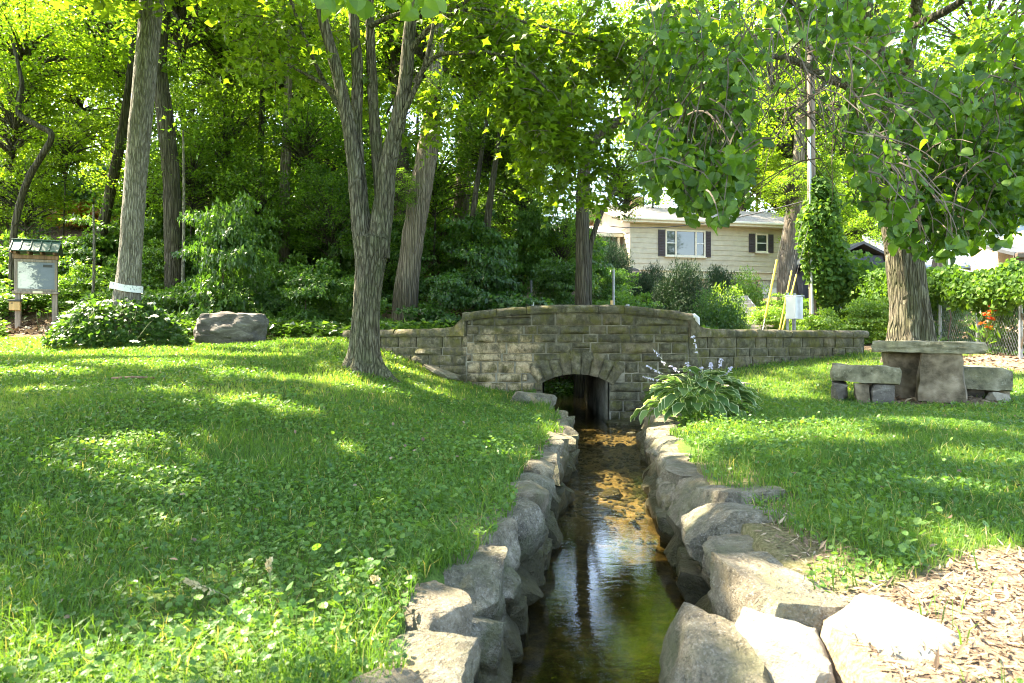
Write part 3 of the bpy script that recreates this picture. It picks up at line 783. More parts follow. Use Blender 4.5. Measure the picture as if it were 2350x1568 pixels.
# mortar core behind the blocks, with the opening left free
mb = MB(); TH = .42
def slab(fr, u0, u1, z0, z1a, z1b, d0=-.02, d1=-TH):
    V = np.vstack([to_world(fr, np.array([u0, u1, u1, u0]), np.full(4, d), np.array([z0, z0, z1b, z1a])) for d in (d0, d1)])
    mb.add(V, [[0,1,2,3],[5,4,7,6],[1,5,6,2],[4,0,3,7],[3,2,6,7],[4,5,1,0]])
for (u0, u1) in ((0, AX - AHW - .03), (AX + AHW + .03, fc[3])):
    us = np.linspace(u0, u1, 7)
    for a, b in zip(us[:-1], us[1:]): slab(fc, a, b, -.4, cap_z(a), cap_z(b))
us = np.linspace(AX - AHW - .03, AX + AHW + .03, 15)
for a, b in zip(us[:-1], us[1:]):
    zi = AZ + math.sqrt(max((AR + .01) ** 2 - (min(abs(a - AX), abs(b - AX))) ** 2, .01)); slab(fc, a, b, zi, cap_z(a), cap_z(b))
slab(flw, 0, flw[3], .2, 1.385, 1.385); slab(frw, 0, frw[3], .2, 1.375, 1.375)
mb.build('wall_core', M['mortar'], bridge)
# tunnel lining under the road
an = np.linspace(-a0, a0, 11); prof = [(AX - AHW, -.35)] + [(AX + math.sin(q) * AR, AZ + math.cos(q) * AR) for q in an] + [(AX + AHW, -.35)]
ds = np.linspace(.0, -3.4, 9); V = np.vstack([to_world(fc, np.array([p[0] for p in prof]), np.full(len(prof), d), np.array([p[1] for p in prof])) for d in ds])
m = len(prof); i = np.arange(len(ds) - 1)[:, None] * m + np.arange(m - 1)[None]
obj('tunnel_lining', V, np.stack([i, i + m, i + m + 1, i + 1], -1).reshape(-1, 4), M['mortar'], bridge)
MB().prism([(-.7, 11.65, 1.05), (2.85, 11.65, 1.05), (6.7, 13.8, 1.05), (6.7, 14.7, 1.05), (-2.9, 14.7, 1.05), (-2.9, 13.5, 1.05)], (0, 0, .17)).build('deck', M['concrete'], bridge)
# coping pieces: rounded profile swept along the wall top
def coping(fr, u0, u1, zf, seed, hgt=.135, over=.05, th=TH, name='coping_stone', n=6):
    us = np.linspace(u0 + .004, u1 - .004, n); pr = [(-th - over, 0), (-th - over, hgt * .75), (-th, hgt), (-.07, hgt), (over * .4, hgt * .93), (over, hgt * .68), (over + .008, hgt * .3), (over - .012, .0)]
    V = []
    for u in us:
        for (d, z) in pr:
            nzv = .014 * fbm(np.array([[u * 7, d * 9 + seed, z * 9]]), 3, seed)[0]
            V.append(to_world(fr, np.array([u]), np.array([d + nzv]), np.array([zf(u) + z + nzv * (z > .02)]))[0])
    V = np.array(V); m = len(pr); i = np.arange(n - 1)[:, None] * m + np.arange(m)[None]; j = np.arange(n - 1)[:, None] * m + (np.arange(m)[None] + 1) % m
    Q = np.stack([i, i + m, j + m, j], -1).reshape(-1, 4)
    T = [[0, k, k + 1] for k in range(1, m - 1)] + [[(n - 1) * m, (n - 1) * m + k + 1, (n - 1) * m + k] for k in range(1, m - 1)]
    return obj(name, V, [Q, np.array(T)], M['coping'], bridge, True, None, 50)
u = -.07; k = 0
while u < fc[3] + .06:
    e = min(u + random.uniform(.42, .72), fc[3] + .07); e = fc[3] + .07 if fc[3] + .07 - e < .25 else e
    coping(fc, u, e, cap_z, 40 + k); u = e; k += 1
for fr, zt, lo, hi in ((flw, 1.385, -.06, flw[3] - .42), (frw, 1.375, .42, frw[3] + .06)):
    u = lo
    while u < hi - .01:
        e = min(u + random.uniform(.42, .75), hi); e = hi if hi - e < .25 else e
        coping(fr, u, e, lambda q, zt=zt: zt, 70 + k); u = e; k += 1
# swept-up pieces where the low coping rises to the centre
def sweep_piece(fr, side, zt):
    a = np.linspace(0, 1, 9); top = [( .42 * (1 - q), zt + .135 + (.125 + .0) * q ** 2.6 * 1.7) for q in a]
    if side < 0: top = [(fr[3] - u_, z_) for u_, z_ in top]
    poly = [(top[0][0], zt)] + top + [(top[-1][0], zt)]; V = []
    for d in (.055, .03, -TH - .03): V += list(to_world(fr, np.array([p[0] for p in poly]), np.full(len(poly), d), np.array([p[1] + (.012 if d == .03 and p[1] > zt else 0) for p in poly])))
    m = len(poly); Q = [[r_ * m + q, r_ * m + q + 1, (r_ + 1) * m + q + 1, (r_ + 1) * m + q] for r_ in range(2) for q in range(m - 1)]
    fan = [[0, q + 1, q] for q in range(1, m - 1)]
    if side < 0: Q = [q[::-1] for q in Q]; fan = [f[::-1] for f in fan]
    obj('coping_sweep', V, [np.array(Q), np.array(fan)], M['coping'], bridge, True, None, 50)
sweep_piece(flw, -1, 1.385); sweep_piece(frw, 1, 1.375)

# ------------------------------------------------------------------ dry stone edging of the stream
def edging(side, label):
    name = 'stone_edging'; edge = cl if side < 0 else cr
    th = thing(name, (float(edge(4.0)), 4.0, 0), label, 'stone wall'); sd = 100 if side < 0 else 300
    random.seed(sd)
    y = .7 if side < 0 else 2.3
    ymax = 9.2 if side < 0 else 9.3
    while y < ymax:                                                     # top course
        ln = random.uniform(.28, .52) * (1.0 if side < 0 else 1.15); wd = random.uniform(.30, .42) if side < 0 else random.uniform(.34, .58)
        hh = random.uniform(.24, .36); yc = y + ln / 2; zt = float(ground_raw(np.array([edge(yc) + side * .45]), np.array([yc]))[0]) + (random.uniform(-.02, .05) if side < 0 else random.uniform(-.03, .05))
        xx = float(edge(yc)) + side * (wd / 2 + random.uniform(-.01, .08))
        slope = math.atan((edge(yc + .2) - edge(yc - .2)) / .4)
        rock('stone', (xx, yc, zt - hh / 2), (wd * 1.08, ln * 1.24, hh * 1.15), sd + int(y * 100), M['field_stone'], th,
             (random.uniform(-.09, .09), random.uniform(-.10, .10), -slope + random.uniform(-.28, .28)), 18 if y < 5 else 11, rnd=random.uniform(.0, .25), cuts=14, rough=.05)
        y += ln
    for (zc_, dz, inset, lmin, lmax) in ((.19, .05, .05, .22, .42), (.02, .05, -.01, .18, .38)):
        y = (.9 if side < 0 else 1.9) + random.uniform(0, .2)
        while y < ymax:
            ln = random.uniform(lmin, lmax); yc = y + ln / 2; hh = random.uniform(.17, .25); wd = random.uniform(.22, .34)
            xx = float(edge(yc)) + side * (wd / 2 + inset + random.uniform(-.04, .04))
            rock('stone', (xx, yc, zc_ + random.uniform(-dz, dz)), (wd * 1.1, ln * 1.25, hh * 1.25), sd + 50 + int(y * 100 + zc_ * 1000), M['field_stone'], th,
                 (random.uniform(-.2, .2), random.uniform(-.2, .2), random.uniform(-.3, .3)), 12 if y < 5 else 7, rnd=random.uniform(.0, .35), cuts=12, rough=.05, flat_top=False)
            y += ln
    return th
edge_l = edging(-1, 'rough fieldstone edging along the bank below the maple, left of the stream')
edge_r = edging(1, 'broad rough fieldstone edging right of the stream, running up to the hosta')
random.seed(77)
# loose boulders
def boulder(name, c, size, seed, label, mat='field_stone', rot=(0, 0, 0), n=11, **k):
    o = rock(name, c, size, seed, M[mat], None, rot, n, **k); return tag(o, label, 'boulder')
p = at(528, 755, 13.2)
boulder('boulder', (p[0], 13.3, 1.50), (1.16, .95, .84), 24, 'large dark grey boulder on the lawn beside the flowering bush', 'boulder', (0, .03, .1), 24, rnd=.95, cuts=0, rough=.09)
p = at(1216, 915, 10.3); boulder('boulder', (p[0] + .02, 10.35, .36), (.80, .62, .40), 33, 'flat mossy boulder at the foot of the bridge left of the arch', 'field_stone', (0, .12, .2))
p = at(1815, 1510, 2.02); boulder('boulder', p - [0, 0, .02], (.28, .38, .23), 52, 'pale rounded sunlit boulder beside the near end of the right edging', 'pale_stone', (.25, .1, .5), 12, rnd=.45)
p = at(2090, 1500, 1.92); boulder('boulder', p + [.05, 0, -.07], (.46, .60, .30), 64, 'big pale pointed boulder glaring white in the sun at the lower right', 'pale_stone', (.45, -.25, .75), 16, rnd=.3, cuts=14)
p = at(1775, 1400, 2.32); boulder('boulder', p, (.32, .40, .28), 66, 'grey speckled boulder behind the pale rounded one at the stream edge', 'field_stone', (.1, .2, .3), 11, rnd=.4)
p = at(1655, 1530, 2.12); boulder('boulder', p - [0, 0, .06], (.36, .62, .42), 71, 'broad grey boulder dropping to the water at the bottom right of the stream', 'field_stone', (.2, -.2, .2), 12, rnd=.35)
boulder('boulder', (.50, 1.42, -.12), (.55, .40, .26), 81, 'tan flat stone lying under water at the near end of the stream', 'field_stone', (0, 0, .3), 9, rnd=.5)
p = at(1690, 885, 10.4); boulder('stone_slab', (p[0], 10.4, p[2]), (.55, .4, .14), 91, 'small flat pale slab in the grass behind the hosta', 'pale_stone', (0, .05, .2), 8)
p = at(1010, 853, 10.9); boulder('stone_slab', (p[0], 10.95, .80), (.62, .30, .10), 92, 'long sloping slab in the grass against the left wing wall', 'field_stone', (0, .28, -.40), 10)
p = at(1440, 968, 10.9); boulder('stone_slab', (2.0, 10.85, .0), (.95, .5, .10), 93, 'flat wet ledge at the foot of the bridge right of the arch', 'field_stone', (0, 0, .05), 8)
p = at(1485, 968, 10.5); boulder('stone_slab', (2.18, 10.1, .10), (.34, .3, .22), 94, 'small pale cut stone at the water below the hosta', 'pale_stone', (.1, .3, .5), 7)
# pebbles on the bed
n = 900; yy = rng.uniform(4.9, 10.9, n); xx = cl(yy) + (cr(yy) - cl(yy)) * rng.uniform(0, 1, n); zz = ground(xx, yy)
C, Fq = _cubegrid(2); C = norm(C); sz = rng.uniform(.008, .030, n) * (1 + (rng.uniform(0, 1, n) > .95) * 1.8)
V = (C[None] * sz[:, None, None] * np.stack([rng.uniform(.8, 1.4, n), rng.uniform(.8, 1.4, n), rng.uniform(.4, .7, n)], -1)[:, None]) + np.stack([xx, yy, zz + sz * .2], -1)[:, None]
o = obj('pebbles', V.reshape(-1, 3), (Fq[None] + (np.arange(n) * len(C))[:, None, None]).reshape(-1, 4), M['field_stone'], None, True)
tag(o, 'brown gravel and pebbles scattered over the stream bed', 'gravel', None, 'stuff')
# ------------------------------------------------------------------ stone table and benches
tb = thing('stone_table', (5.6, 9.2, .53), 'mossy stone slab table on two thick stone legs in front of the big tree', 'table')
V, Q = rock_geo((1.58, 1.05, .155), 21, 14, .06, 3, .012, False)
# undo the heavy rounding: a sawn slab with rough edges
C, Fq = _CG[14]; S = C * np.array([.635, .40, .075]); S[:, 0] *= 1 + .03 * vnoise(C * 2, 3); S[:, 1] *= 1 + .05 * vnoise(C * 2, 4)
S = S + norm(C) * (.018 * fbm(S * 7, 4, 2) - .03 * np.clip(np.abs(C).sum(1) - 2.35, 0, 1) * (1 + vnoise(S * 5, 6)))[:, None]
obj('tabletop', S @ rot3(0, .012, -.53).T + np.array([5.61, 9.23, 1.225]), Fq, M['table_stone'], tb, True, None, 40)
def leg(name, c, bot, top, h, seed, mat, par, n=10, rz=0.0):
    C, Fq = _cubegrid(n); t_ = (C[:, 2] + 1) / 2; k = bot + (top - bot) * t_
    P = C.copy(); rr = .30; Dn = norm(C * np.array([1, 1, .0]) + 1e-6); P[:, :2] = C[:, :2] * (1 - rr) + Dn[:, :2] * 1.15 * rr
    P[:, 0] *= k / 2; P[:, 1] *= k / 2 * .8; P[:, 2] *= h / 2
    P = P + norm(C) * (.022 * fbm(P * 5 + seed, 4, seed))[:, None]
    return obj(name, P @ rot3(0, 0, rz).T + np.array(c), Fq, mat, par, True, None, 40)
leg('leg', (5.66, 9.02, .84), .56, .44, .64, 3, M['leg_stone'], tb, rz=-.5)
leg('leg', (5.45, 9.50, .84), .40, .50, .64, 5, M['leg_stone'], tb, rz=-.3)
def bench(loc, label, slab_c, slab_d, rz, blocks, seed):
    b = thing('stone_bench', loc, label, 'bench')
    C, Fq = _CG[14]; S = C * np.array(slab_d) / 2; S = S + norm(C) * (.028 * fbm(S * 6 + seed, 4, seed) - .05 * np.clip(np.abs(C).sum(1) - 2.3, 0, 1))[:, None]
    obj('seat', S @ rot3(0, .045, rz).T + np.array(slab_c), Fq, M['table_stone'], b, True, None, 40)
    for k, (c, d) in enumerate(blocks):
        rock('support_stone', c, d, seed + k * 7, M['boulder' if k % 2 == 0 else 'leg_stone'], b, (0, 0, rz + .1 * k), 7, rnd=.12, cuts=4, rough=.03)
    return b
bench((4.72, 9.1, .53), 'low stone bench of one slab on three blocks, left of the table', (4.72, 9.12, .865), (.80, .42, .23), -.45,
      [((4.43, 9.24, .62), (.20, .30, .32)), ((4.63, 9.05, .61), (.18, .26, .32)), ((4.85, 8.95, .61), (.27, .26, .32)), ((4.86, 9.22, .62), (.26, .26, .34))], 41)
bench((6.5, 9.4, .53), 'thick rough stone bench partly hidden right of the table', (6.48, 9.45, .80), (.60, .85, .29), -.42,
      [((6.36, 9.55, .60), (.36, .4, .30)), ((6.62, 9.36, .59), (.22, .4, .26))], 57)
boulder('boulder', (6.40, 9.02, .57), (.26, .18, .13), 101, 'small pale tan stone lying at the foot of the right bench', 'pale_stone', (0, .2, .2), 7)

# ------------------------------------------------------------------ notice board
kp = at(84, 757, 16.0); kg = float(ground(kp[0], 16.0)); KR = R(24)
ks = thing('notice_board', (kp[0], 16.0, kg), 'weathered wooden notice board with small green metal roof on the left', 'notice board', None, KR)
H0 = 1.62 - kg; ks.scale = (.84, .9, .95)
def kpart(name, mat, c, d, bev=.006, par=None): return MB().box(c, d, 0, None, bev).build(name, M[mat], par or ks)
for sx in (-1, 1): kpart('post', 'wood_grey', (sx * .43, 0, .85 + H0 / 2), (.13, .10, 1.9 - H0))
fr_ = kpart('backboard', 'wood_grey', (0, -.02, 1.28 + H0), (1.0, .05, .80))
pn = kpart('panel', 'sign', (0, -.05, 0), (.86, .012, .66), 0); pn.location = (0, 0, 1.29 + H0)
for z_ in (1.65, .93): kpart('frame_rail', 'wood_grey', (0, -.06, z_ + H0), (1.0, .05, .062))
for sx in (-1, 1): kpart('frame_stile', 'wood_grey', (sx * .468, -.06, 1.29 + H0), (.062, .05, .656))
kpart('header', 'boxdark', (.27, -.0595, 1.53 + H0), (.22, .006, .065), 0).data.materials[0] = M['darktrim']
kpart('top_beam', 'wood_brown', (0, -.05, 1.74 + H0), (1.08, .09, .10)); kpart('sill', 'wood_grey', (0, -.07, .865 + H0), (1.08, .13, .06))
kpart('plaque', 'trim', (.05, -.139, .875 + H0), (.23, .012, .055))
for k in range(4): kpart('rafter', 'wood_brown', (-.45 + .30 * k, -.03, 1.84 + H0), (.055, .46, .09))
rf = MB(); rz0, rz1 = 1.85 + H0, 2.13 + H0
rf.prism([(-.57, -.34, rz0), (-.57, -.34, rz0 + .025), (-.57, .02, rz1 + .025), (-.57, .02, rz1)], (1.14, 0, 0))
rf.prism([(-.57, .024, rz1), (-.57, .024, rz1 + .025), (-.57, .38, rz0 + .025), (-.57, .38, rz0)], (1.14, 0, 0))
ro = rf.build('roof', M['roof_green'], ks)
for k in range(6):
    x_ = -.56 + .224 * k
    MB().prism([(x_, -.345, rz0 + .027), (x_, -.345, rz0 + .05), (x_, .02, rz1 + .05), (x_, .02, rz1 + .027)], (.022, 0, 0)).build('roof_seam', M['roof_green'], ro)
MB().box((0, .02, rz1 + .04), (1.16, .07, .03), 0, None, .006).build('ridge_cap', M['roof_green'], ro)
MB().prism([(-.55, -.3, rz0 - .03), (-.55, .3, rz0 - .03), (-.55, .02, rz1 - .02)], (.02, 0, 0)).build('gable_board', M['wood_brown'], ks)
nb = thing('nest_box', (kp[0] - .335, 15.78, kg + .46), 'small pale wooden box with dark lid on the left post of the notice board', 'box', None, KR)
MB().box((0, -.04, .09), (.21, .14, .20), 0, None, .006).build('body', M['wood_new'], nb)
MB().box((0, -.05, .215), (.25, .18, .045), .0, None, .006).build('lid', M['darktrim'], nb)
MB().tube(np.array([[-.045, -.105, .15], [-.045, -.118, .15]]), [.014, .014], 8).build('knob', M['darktrim'], nb)

# ------------------------------------------------------------------ house on the rise
HA = math.atan2(2.4, 10.65); HP = np.array([6.25, 36.0, 3.0])
hs = thing('house', HP, 'beige split-level house with dark shutters above the bridge', 'house', None, HA)
def hp(name, mat, c, d, par=None, bev=0.0): return MB().box(c, d, 0, None, bev).build(name, M[mat], par or hs)
LEN = 10.9; Z1, Z2 = 2.17, 4.62        # floor line and eave, above the house base
hp('wall_core', 'siding', (LEN / 2, 4.2, (Z1 + Z2) / 2), (LEN - .08, 8.3, Z2 - Z1 - .02))
nb_ = 9; bh = (Z2 - Z1) / nb_
def board(x0, x1, z, y, nrm):
    """lapped siding board: bottom proud of the one below"""
    m_ = MB()
    if nrm == 'front':
        m_.prism([(x0, y, z), (x0, y - .045, z), (x0, y - .018, z + bh), (x0, y, z + bh)], (x1 - x0, 0, 0))
    else:
        m_.prism([(y, x0, z), (y - .045, x0, z), (y - .018, x0, z + bh), (y, x0, z + bh)], (0, x1 - x0, 0))
    return m_.build('siding_board', M['siding'], hs)
for k in range(nb_):
    board(-.02, LEN + .02, Z1 + k * bh, .02, 'front'); board(-.01, 8.3, Z1 + k * bh, .015, 'side')
for k in range(7): board(-.01, 8.3, Z1 - (k + 1) * bh, .015, 'side')
hp('corner_board', 'siding', (-.01, -.01, (Z1 + Z2) / 2), (.09, .09, Z2 - Z1)); hp('corner_board', 'siding', (LEN, -.01, (Z1 + Z2) / 2), (.09, .09, Z2 - Z1))
hp('skirt_board', 'trim', (LEN / 2, .03, Z1 - .04), (LEN + .04, .10, .07)); hp('soffit', 'trim', (LEN / 2, .25, Z1 - .26), (LEN - .1, .20, .36))
# ground floor
hp('ground_floor_wall', 'terracotta', (LEN / 2, 4.4, .85), (LEN - .1, 8.0, 1.74)).data.materials[0] = M['brick']
hp('brick_pier', 'brick', (7.45, .28, .80), (.55, .2, 1.85)); hp('brick_pier', 'brick', (10.55, .28, .80), (.62, .2, 1.85))
gd = hp('garage_door', 'garage', (9.0, .36, .85), (2.45, .06, 1.75))
for k in range(4):
    z_ = .22 + k * .44
    for q in range(4):
        x_ = 8.08 + q * .61; pnl = hp('door_panel', 'glass' if k == 2 else 'garage', (x_, .318, z_), (.53, .03, .36), gd)
hp('door_frame', 'trim', (9.0, .33, 1.79), (2.65, .14, .12)); hp('door_jamb', 'trim', (7.74, .33, .85), (.10, .14, 1.75)); hp('door_jamb', 'trim', (10.27, .33, .85), (.08, .14, 1.75))
lm = MB().box((7.5, .08, 1.5), (.12, .12, .2), 0, None, .02).build('wall_lamp', M['darktrim'], hs)
def win(x0, x1, z0, z1, panes, par=None, y=-.02):
    w_ = MB(); cx, cz = (x0 + x1) / 2, (z0 + z1) / 2
    wd = hp('window', 'glass', (cx, y - .012, cz), (x1 - x0 - .1, .03, z1 - z0 - .1)); f_ = .085
    for a, b, c, d in ((cx, z1 - f_ / 2, x1 - x0, f_), (cx, z0 + f_ / 2, x1 - x0, f_)): hp('frame', 'trim', (a, y - .045, b), (c, .07, d), wd)
    for a in (x0 + f_ / 2, x1 - f_ / 2): hp('frame', 'trim', (a, y - .045, cz), (f_, .07, z1 - z0 - 2 * f_), wd)
    for a in panes[0]: hp('mullion', 'trim', (x0 + (x1 - x0) * a, y - .043, cz), (.09, .062, z1 - z0 - 2 * f_), wd)
    for a, b in panes[1]: hp('sash_bar', 'white', (x0 + (x1 - x0) * (a + b) / 2, y - .036, cz), ((x1 - x0) * (b - a) - .10, .045, .045), wd)
    hp('sill', 'trim', (cx, y - .07, z0 - .03), (x1 - x0 + .08, .14, .05), wd); return wd
def shutter(x0, x1, z0, z1):
    s_ = hp('shutter', 'shutter', ((x0 + x1) / 2, -.045, (z0 + z1) / 2), (x1 - x0, .05, z1 - z0))
    k = 0
    while z0 + .08 + k * .085 < z1 - .05:
        MB().box(((x0 + x1) / 2, -.072, z0 + .08 + k * .085), (x1 - x0 - .09, .012, .05), 0, rot3(.5, 0, 0)).build('slat', M['shutter'], s_); k += 1
win(1.95, 4.28, 2.85, 4.28, [(.26, .76), ((0, .26), (.76, 1))]); shutter(1.56, 1.94, 2.85, 4.25); shutter(4.29, 4.62, 2.85, 4.25)
win(7.30, 8.06, 3.20, 4.24, [(), ((0, 1),)]); shutter(6.92, 7.28, 3.2, 4.22); shutter(8.08, 8.42, 3.2, 4.22)
win(9.72, 10.3, 3.15, 4.2, [(), ((0, 1),)]); shutter(10.32, 10.62, 3.15, 4.2)
# roof: two slopes with overhang, gutter, gable
y0, yr, y1 = -.62, 4.2, 9.0; ze, zr = Z2 + .04, Z2 + 1.62; xl, xr = -.62, LEN + .6
rm = MB(); rm.prism([(xl, y0, ze), (xl, y0, ze + .09), (xl, yr, zr + .09), (xl, yr, zr)], (xr - xl, 0, 0)); rm.prism([(xl, yr + .003, zr), (xl, yr + .003, zr + .09), (xl, y1, ze + .09), (xl, y1, ze)], (xr - xl, 0, 0))
rf = rm.build('roof', M['roof'], hs)
nc = 22
for k in range(nc):      # shingle courses
    a = k / nc; b = (k + 1) / nc; ya, yb = y0 + (yr - y0) * a - .01, y0 + (yr - y0) * b; za_, zb_ = ze + .09 + (zr - ze) * a, ze + .09 + (zr - ze) * b
    MB().prism([(xl - .01, ya, za_ + .004), (xl - .01, ya, za_ + .022), (xl - .01, yb, zb_ + .012), (xl - .01, yb, zb_ + .004)], (xr - xl + .02, 0, 0)).build('shingle_course', M['roof'], rf)
hp('gutter', 'trim', (LEN / 2, y0 - .05, ze + .03), (xr - xl, .10, .12), rf, .02); hp('fascia', 'trim', (LEN / 2, y0 + .03, ze - .06), (xr - xl, .03, .16), rf)
hp('eave_soffit', 'trim', (LEN / 2, y0 / 2, ze - .10), (xr - xl - .1, abs(y0) - .08, .03), rf)
MB().prism([(.0, .0, Z2), (.0, 8.4, Z2), (.0, 4.2, zr - .02)], (.06, 0, 0)).build('gable', M['siding'], hs)
MB().prism([(xl - .03, y0, ze - .1), (xl - .03, y0, ze + .09), (xl - .03, yr, zr + .09), (xl - .03, yr, zr - .1)], (.03, 0, 0)).build('bargeboard', M['trim'], rf)
# entrance wing at the left
hp('wing_wall', 'terracotta', (-2.1, 3.6, 2.95), (3.6, 3.4, 2.3)).data.materials[0] = M['redwall']
hp('wing_roof_fascia', 'trim', (-2.05, .9, 4.03), (4.1, .05, .17))
MB().prism([(-4.1, .88, 4.08), (-4.1, .88, 4.16), (-4.1, 4.4, 5.1), (-4.1, 4.4, 5.02)], (4.08, 0, 0)).build('wing_roof', M['roof'], hs)
hp('wing_post', 'trim', (-3.9, 1.1, 3.0), (.14, .14, 2.05)); hp('wing_post', 'trim', (-.25, 1.1, 3.0), (.14, .14, 2.05))
for x_ in (-3.2, -2.2, -1.2): hp('wing_window', 'glass', (x_, 1.88, 3.2), (.7, .06, 1.2))
hp('chimney', 'brick', (2.4, 5.0, 6.4), (.7, .6, 1.3))
# house foundation slope so that it does not float
hp('foundation', 'concrete', (LEN / 2 - 1.5, 4.4, -.9), (LEN + 3.5, 8.2, 1.9))

# rubble wall at the house corner
rw = thing('rubble_wall', (5.6, 33.5, 2.8), 'dark rubble stone retaining wall below the left corner of the house', 'stone wall')
random.seed(3)
for k in range(34):
    px, py = random.uniform(1385, 1470), random.uniform(620, 705); c = at(px, py, 33.4 + random.uniform(-.2, .2))
    rock('stone', c, (random.uniform(.35, .8), .5, random.uniform(.28, .5)), 500 + k, M['boulder'], rw, (random.uniform(-.2, .2), random.uniform(-.2, .2), 0), 5, rnd=.5, cuts=5)
# steps and handrail
st = thing('garden_steps', at(1738, 757, 21), 'flight of worn concrete garden steps climbing beside the clipped shrubs', 'steps')
for k in range(9):
    c = at(1738 + 1.4 * k, 752, 20.5); MB().box((c[0] + .05, 20.6 + .36 * k, 1.55 + .155 * k), (1.0, .40, .15), .05, None, .015).build('step', M['concrete'], st)
hr = thing('handrail', at(1716, 715, 23.6), 'thin pale metal handrail at the top of the garden steps', 'handrail')
a_, b_, c_ = at(1714, 722, 23.6), at(1716, 683, 23.6), at(1740, 712, 22.6)
MB().tube(np.array([a_ - [0, 0, .3], a_, b_]), .022, 6).build('post', M['white'], hr); MB().tube(np.array([b_, .5 * (b_ + c_), c_]), .022, 6).build('rail', M['white'], hr)
MB().tube(np.array([c_, c_ - [0, 0, .7]]), .022, 6).build('post', M['white'], hr)

# ------------------------------------------------------------------ street hardware behind the bridge
def pole(name, px, py0, py1, Y, r, mat, label, cat, lean=0, sides=8, zbot=None):
    a = at(px, py0, Y); b = at(px + lean, py1, Y); g = float(ground(a[0], Y)); a[2] = min(a[2], g - .05)
    o = MB().tube(np.array([a, .5 * (a + b), b]), r, sides).build(name, M[mat], None, True, 40); return tag(o, label, cat)
pole('metal_post', 1408, 700, 619, 17, .035, 'galv', 'slim bare galvanised post standing behind the bridge parapet', 'post')
pole('stake', 1219, 710, 644, 17, .03, 'darktrim', 'thin dark stake behind the left half of the parapet', 'post')
pole('marker_post', 1222.5, 706, 689, 16.9, .035, 'white', 'short white marker post right behind the left half of the parapet', 'post')
pole('marker_post', 1440, 716, 698, 16.5, .05, 'galv', 'short grey stub post behind the right half of the parapet', 'post')
pole('wooden_stake', 1404, 712, 690, 16, .035, 'wood_new', 'short orange wooden stake beside the slim galvanised post', 'stake')
pv = at(1588, 735, 12.2)
tag(MB().tube(np.array([[pv[0] - .12, 11.95, 1.74], [pv[0] - .02, 11.95, 1.75], [pv[0] + .03, 11.95, 1.71], [pv[0] + .035, 11.95, 1.55], [pv[0] + .035, 11.95, 1.3]]), .04, 10).build('drain_pipe', M['pvc'], None, True, 40),
    'pale plastic pipe bent over the right end of the high parapet', 'pipe')
# electrical cabinet on two posts
cb = at(1824, 707, 15.0)
ca = thing('utility_cabinet', (cb[0], 15.0, 1.25), 'pale grey metal utility box on two conduit posts behind the right wall', 'utility box', None, R(38))
MB().box((0, 0, 0), (.30, .24, .50), 0, None, .012).build('case', M['stainbox'], ca).location = (-.02, 0, .79)
cz = cb[2] - 1.25
ca.children[0].location = (-.02, 0, cz)
MB().box((.155, .0, 0), (.02, .225, .47), 0, None, .006).build('door', M['box'], ca).location = (-.02, 0, cz)
MB().box((.0, 0, cz + .262), (.34, .27, .018), 0, None, .005).build('lid', M['box'], ca)
for s_ in (-.07, .22):
    MB().tube(np.array([[s_, .13, -.3], [s_, .13, cz], [s_, .13, cz + .34]]), .032, 8).build('post', M['galv'], ca, True, 40)
MB().tube(np.array([[.08, .1, -.3], [.08, .1, cz]]), .012, 6).build('conduit', M['galv'], ca, True, 40)
# yellow guy wire guards
UP = np.array([at(1868, 300, 19.0)[0], 19.2, 9.0])
for (x0, y0_, x1, y1_, Y, lab) in ((1756, 730, 1783, 597, 18.0, 'tall yellow guy wire guard leaning left of the others by the steps'), (1789, 757, 1817, 622, 17.4, 'thin yellow guy wire guard in the middle of the three'), (1796, 757, 1828, 630, 17.2, 'yellow guy wire guard just left of the utility box')):
    a, b = at(x0, y0_, Y), at(x1, y1_, Y + .5); g = thing('guy_wire', a, lab, 'guy wire', 'guy wires of the utility pole')
    k_ = b - a; e = b + k_ * .9
    MB().tube(np.array([a, .5 * (a + b), b]), .030 if Y > 17.9 else .021, 8).build('guard', M['yellow'], g, True, 40)
    MB().tube(np.array([a - k_ * .25, a]), .010, 5).build('anchor_rod', M['galv'], g); MB().tube(np.array([b, e]), .004, 5).build('cable', M['wire'], g)
# utility pole
up = thing('utility_pole', (UP[0], 19.2, 1.4), 'brown wooden utility pole with conduit, wrapped in climbing vines', 'utility pole')
MB().tube(np.array([[UP[0] + .1, 19.2, 1.3], [UP[0] + .02, 19.2, 5.0], [UP[0], 19.2, 9.6]]), [.12, .11, .10], 14).build('pole', M['pole_wood'], up, True, 40)
MB().tube(np.array([[UP[0] - .02, 19.02, 1.3], [UP[0] - .08, 19.03, 5], [UP[0] - .10, 19.05, 7.2]]), .035, 8).build('conduit', M['boxdark'], up, True, 40)
def wire(name, a, b, sag, r, label):
    t_ = np.linspace(0, 1, 24)[:, None]; P = a * (1 - t_) + b * t_; P[:, 2] -= sag * 4 * (t_ * (1 - t_))[:, 0]
    return tag(MB().tube(P, r, 5).build(name, M['wire'], None), label, 'wire')
wire('power_line', at(1395, 519, 30), np.array([UP[0], 19.2, 5.3]), .35, .018, 'black service wire sagging across the front of the house roof')
wire('power_line', np.array([UP[0], 19.2, 5.6]), at(2420, 500, 24), .2, .014, 'thin wire running right from the utility pole')
# pale green pedestal
pd = at(2074, 745, 17.0); MBp = MB().box((pd[0], 17.0, 1.25 + .36), (.24, .2, .8), .1, None, .03).build('pedestal', M['box'], None)
tag(MBp, 'short pale green utility pedestal in the leaves left of the big tree', 'utility box')
MBp.data.materials[0] = simple('pedestal_green', (.30, .38, .30), .6)

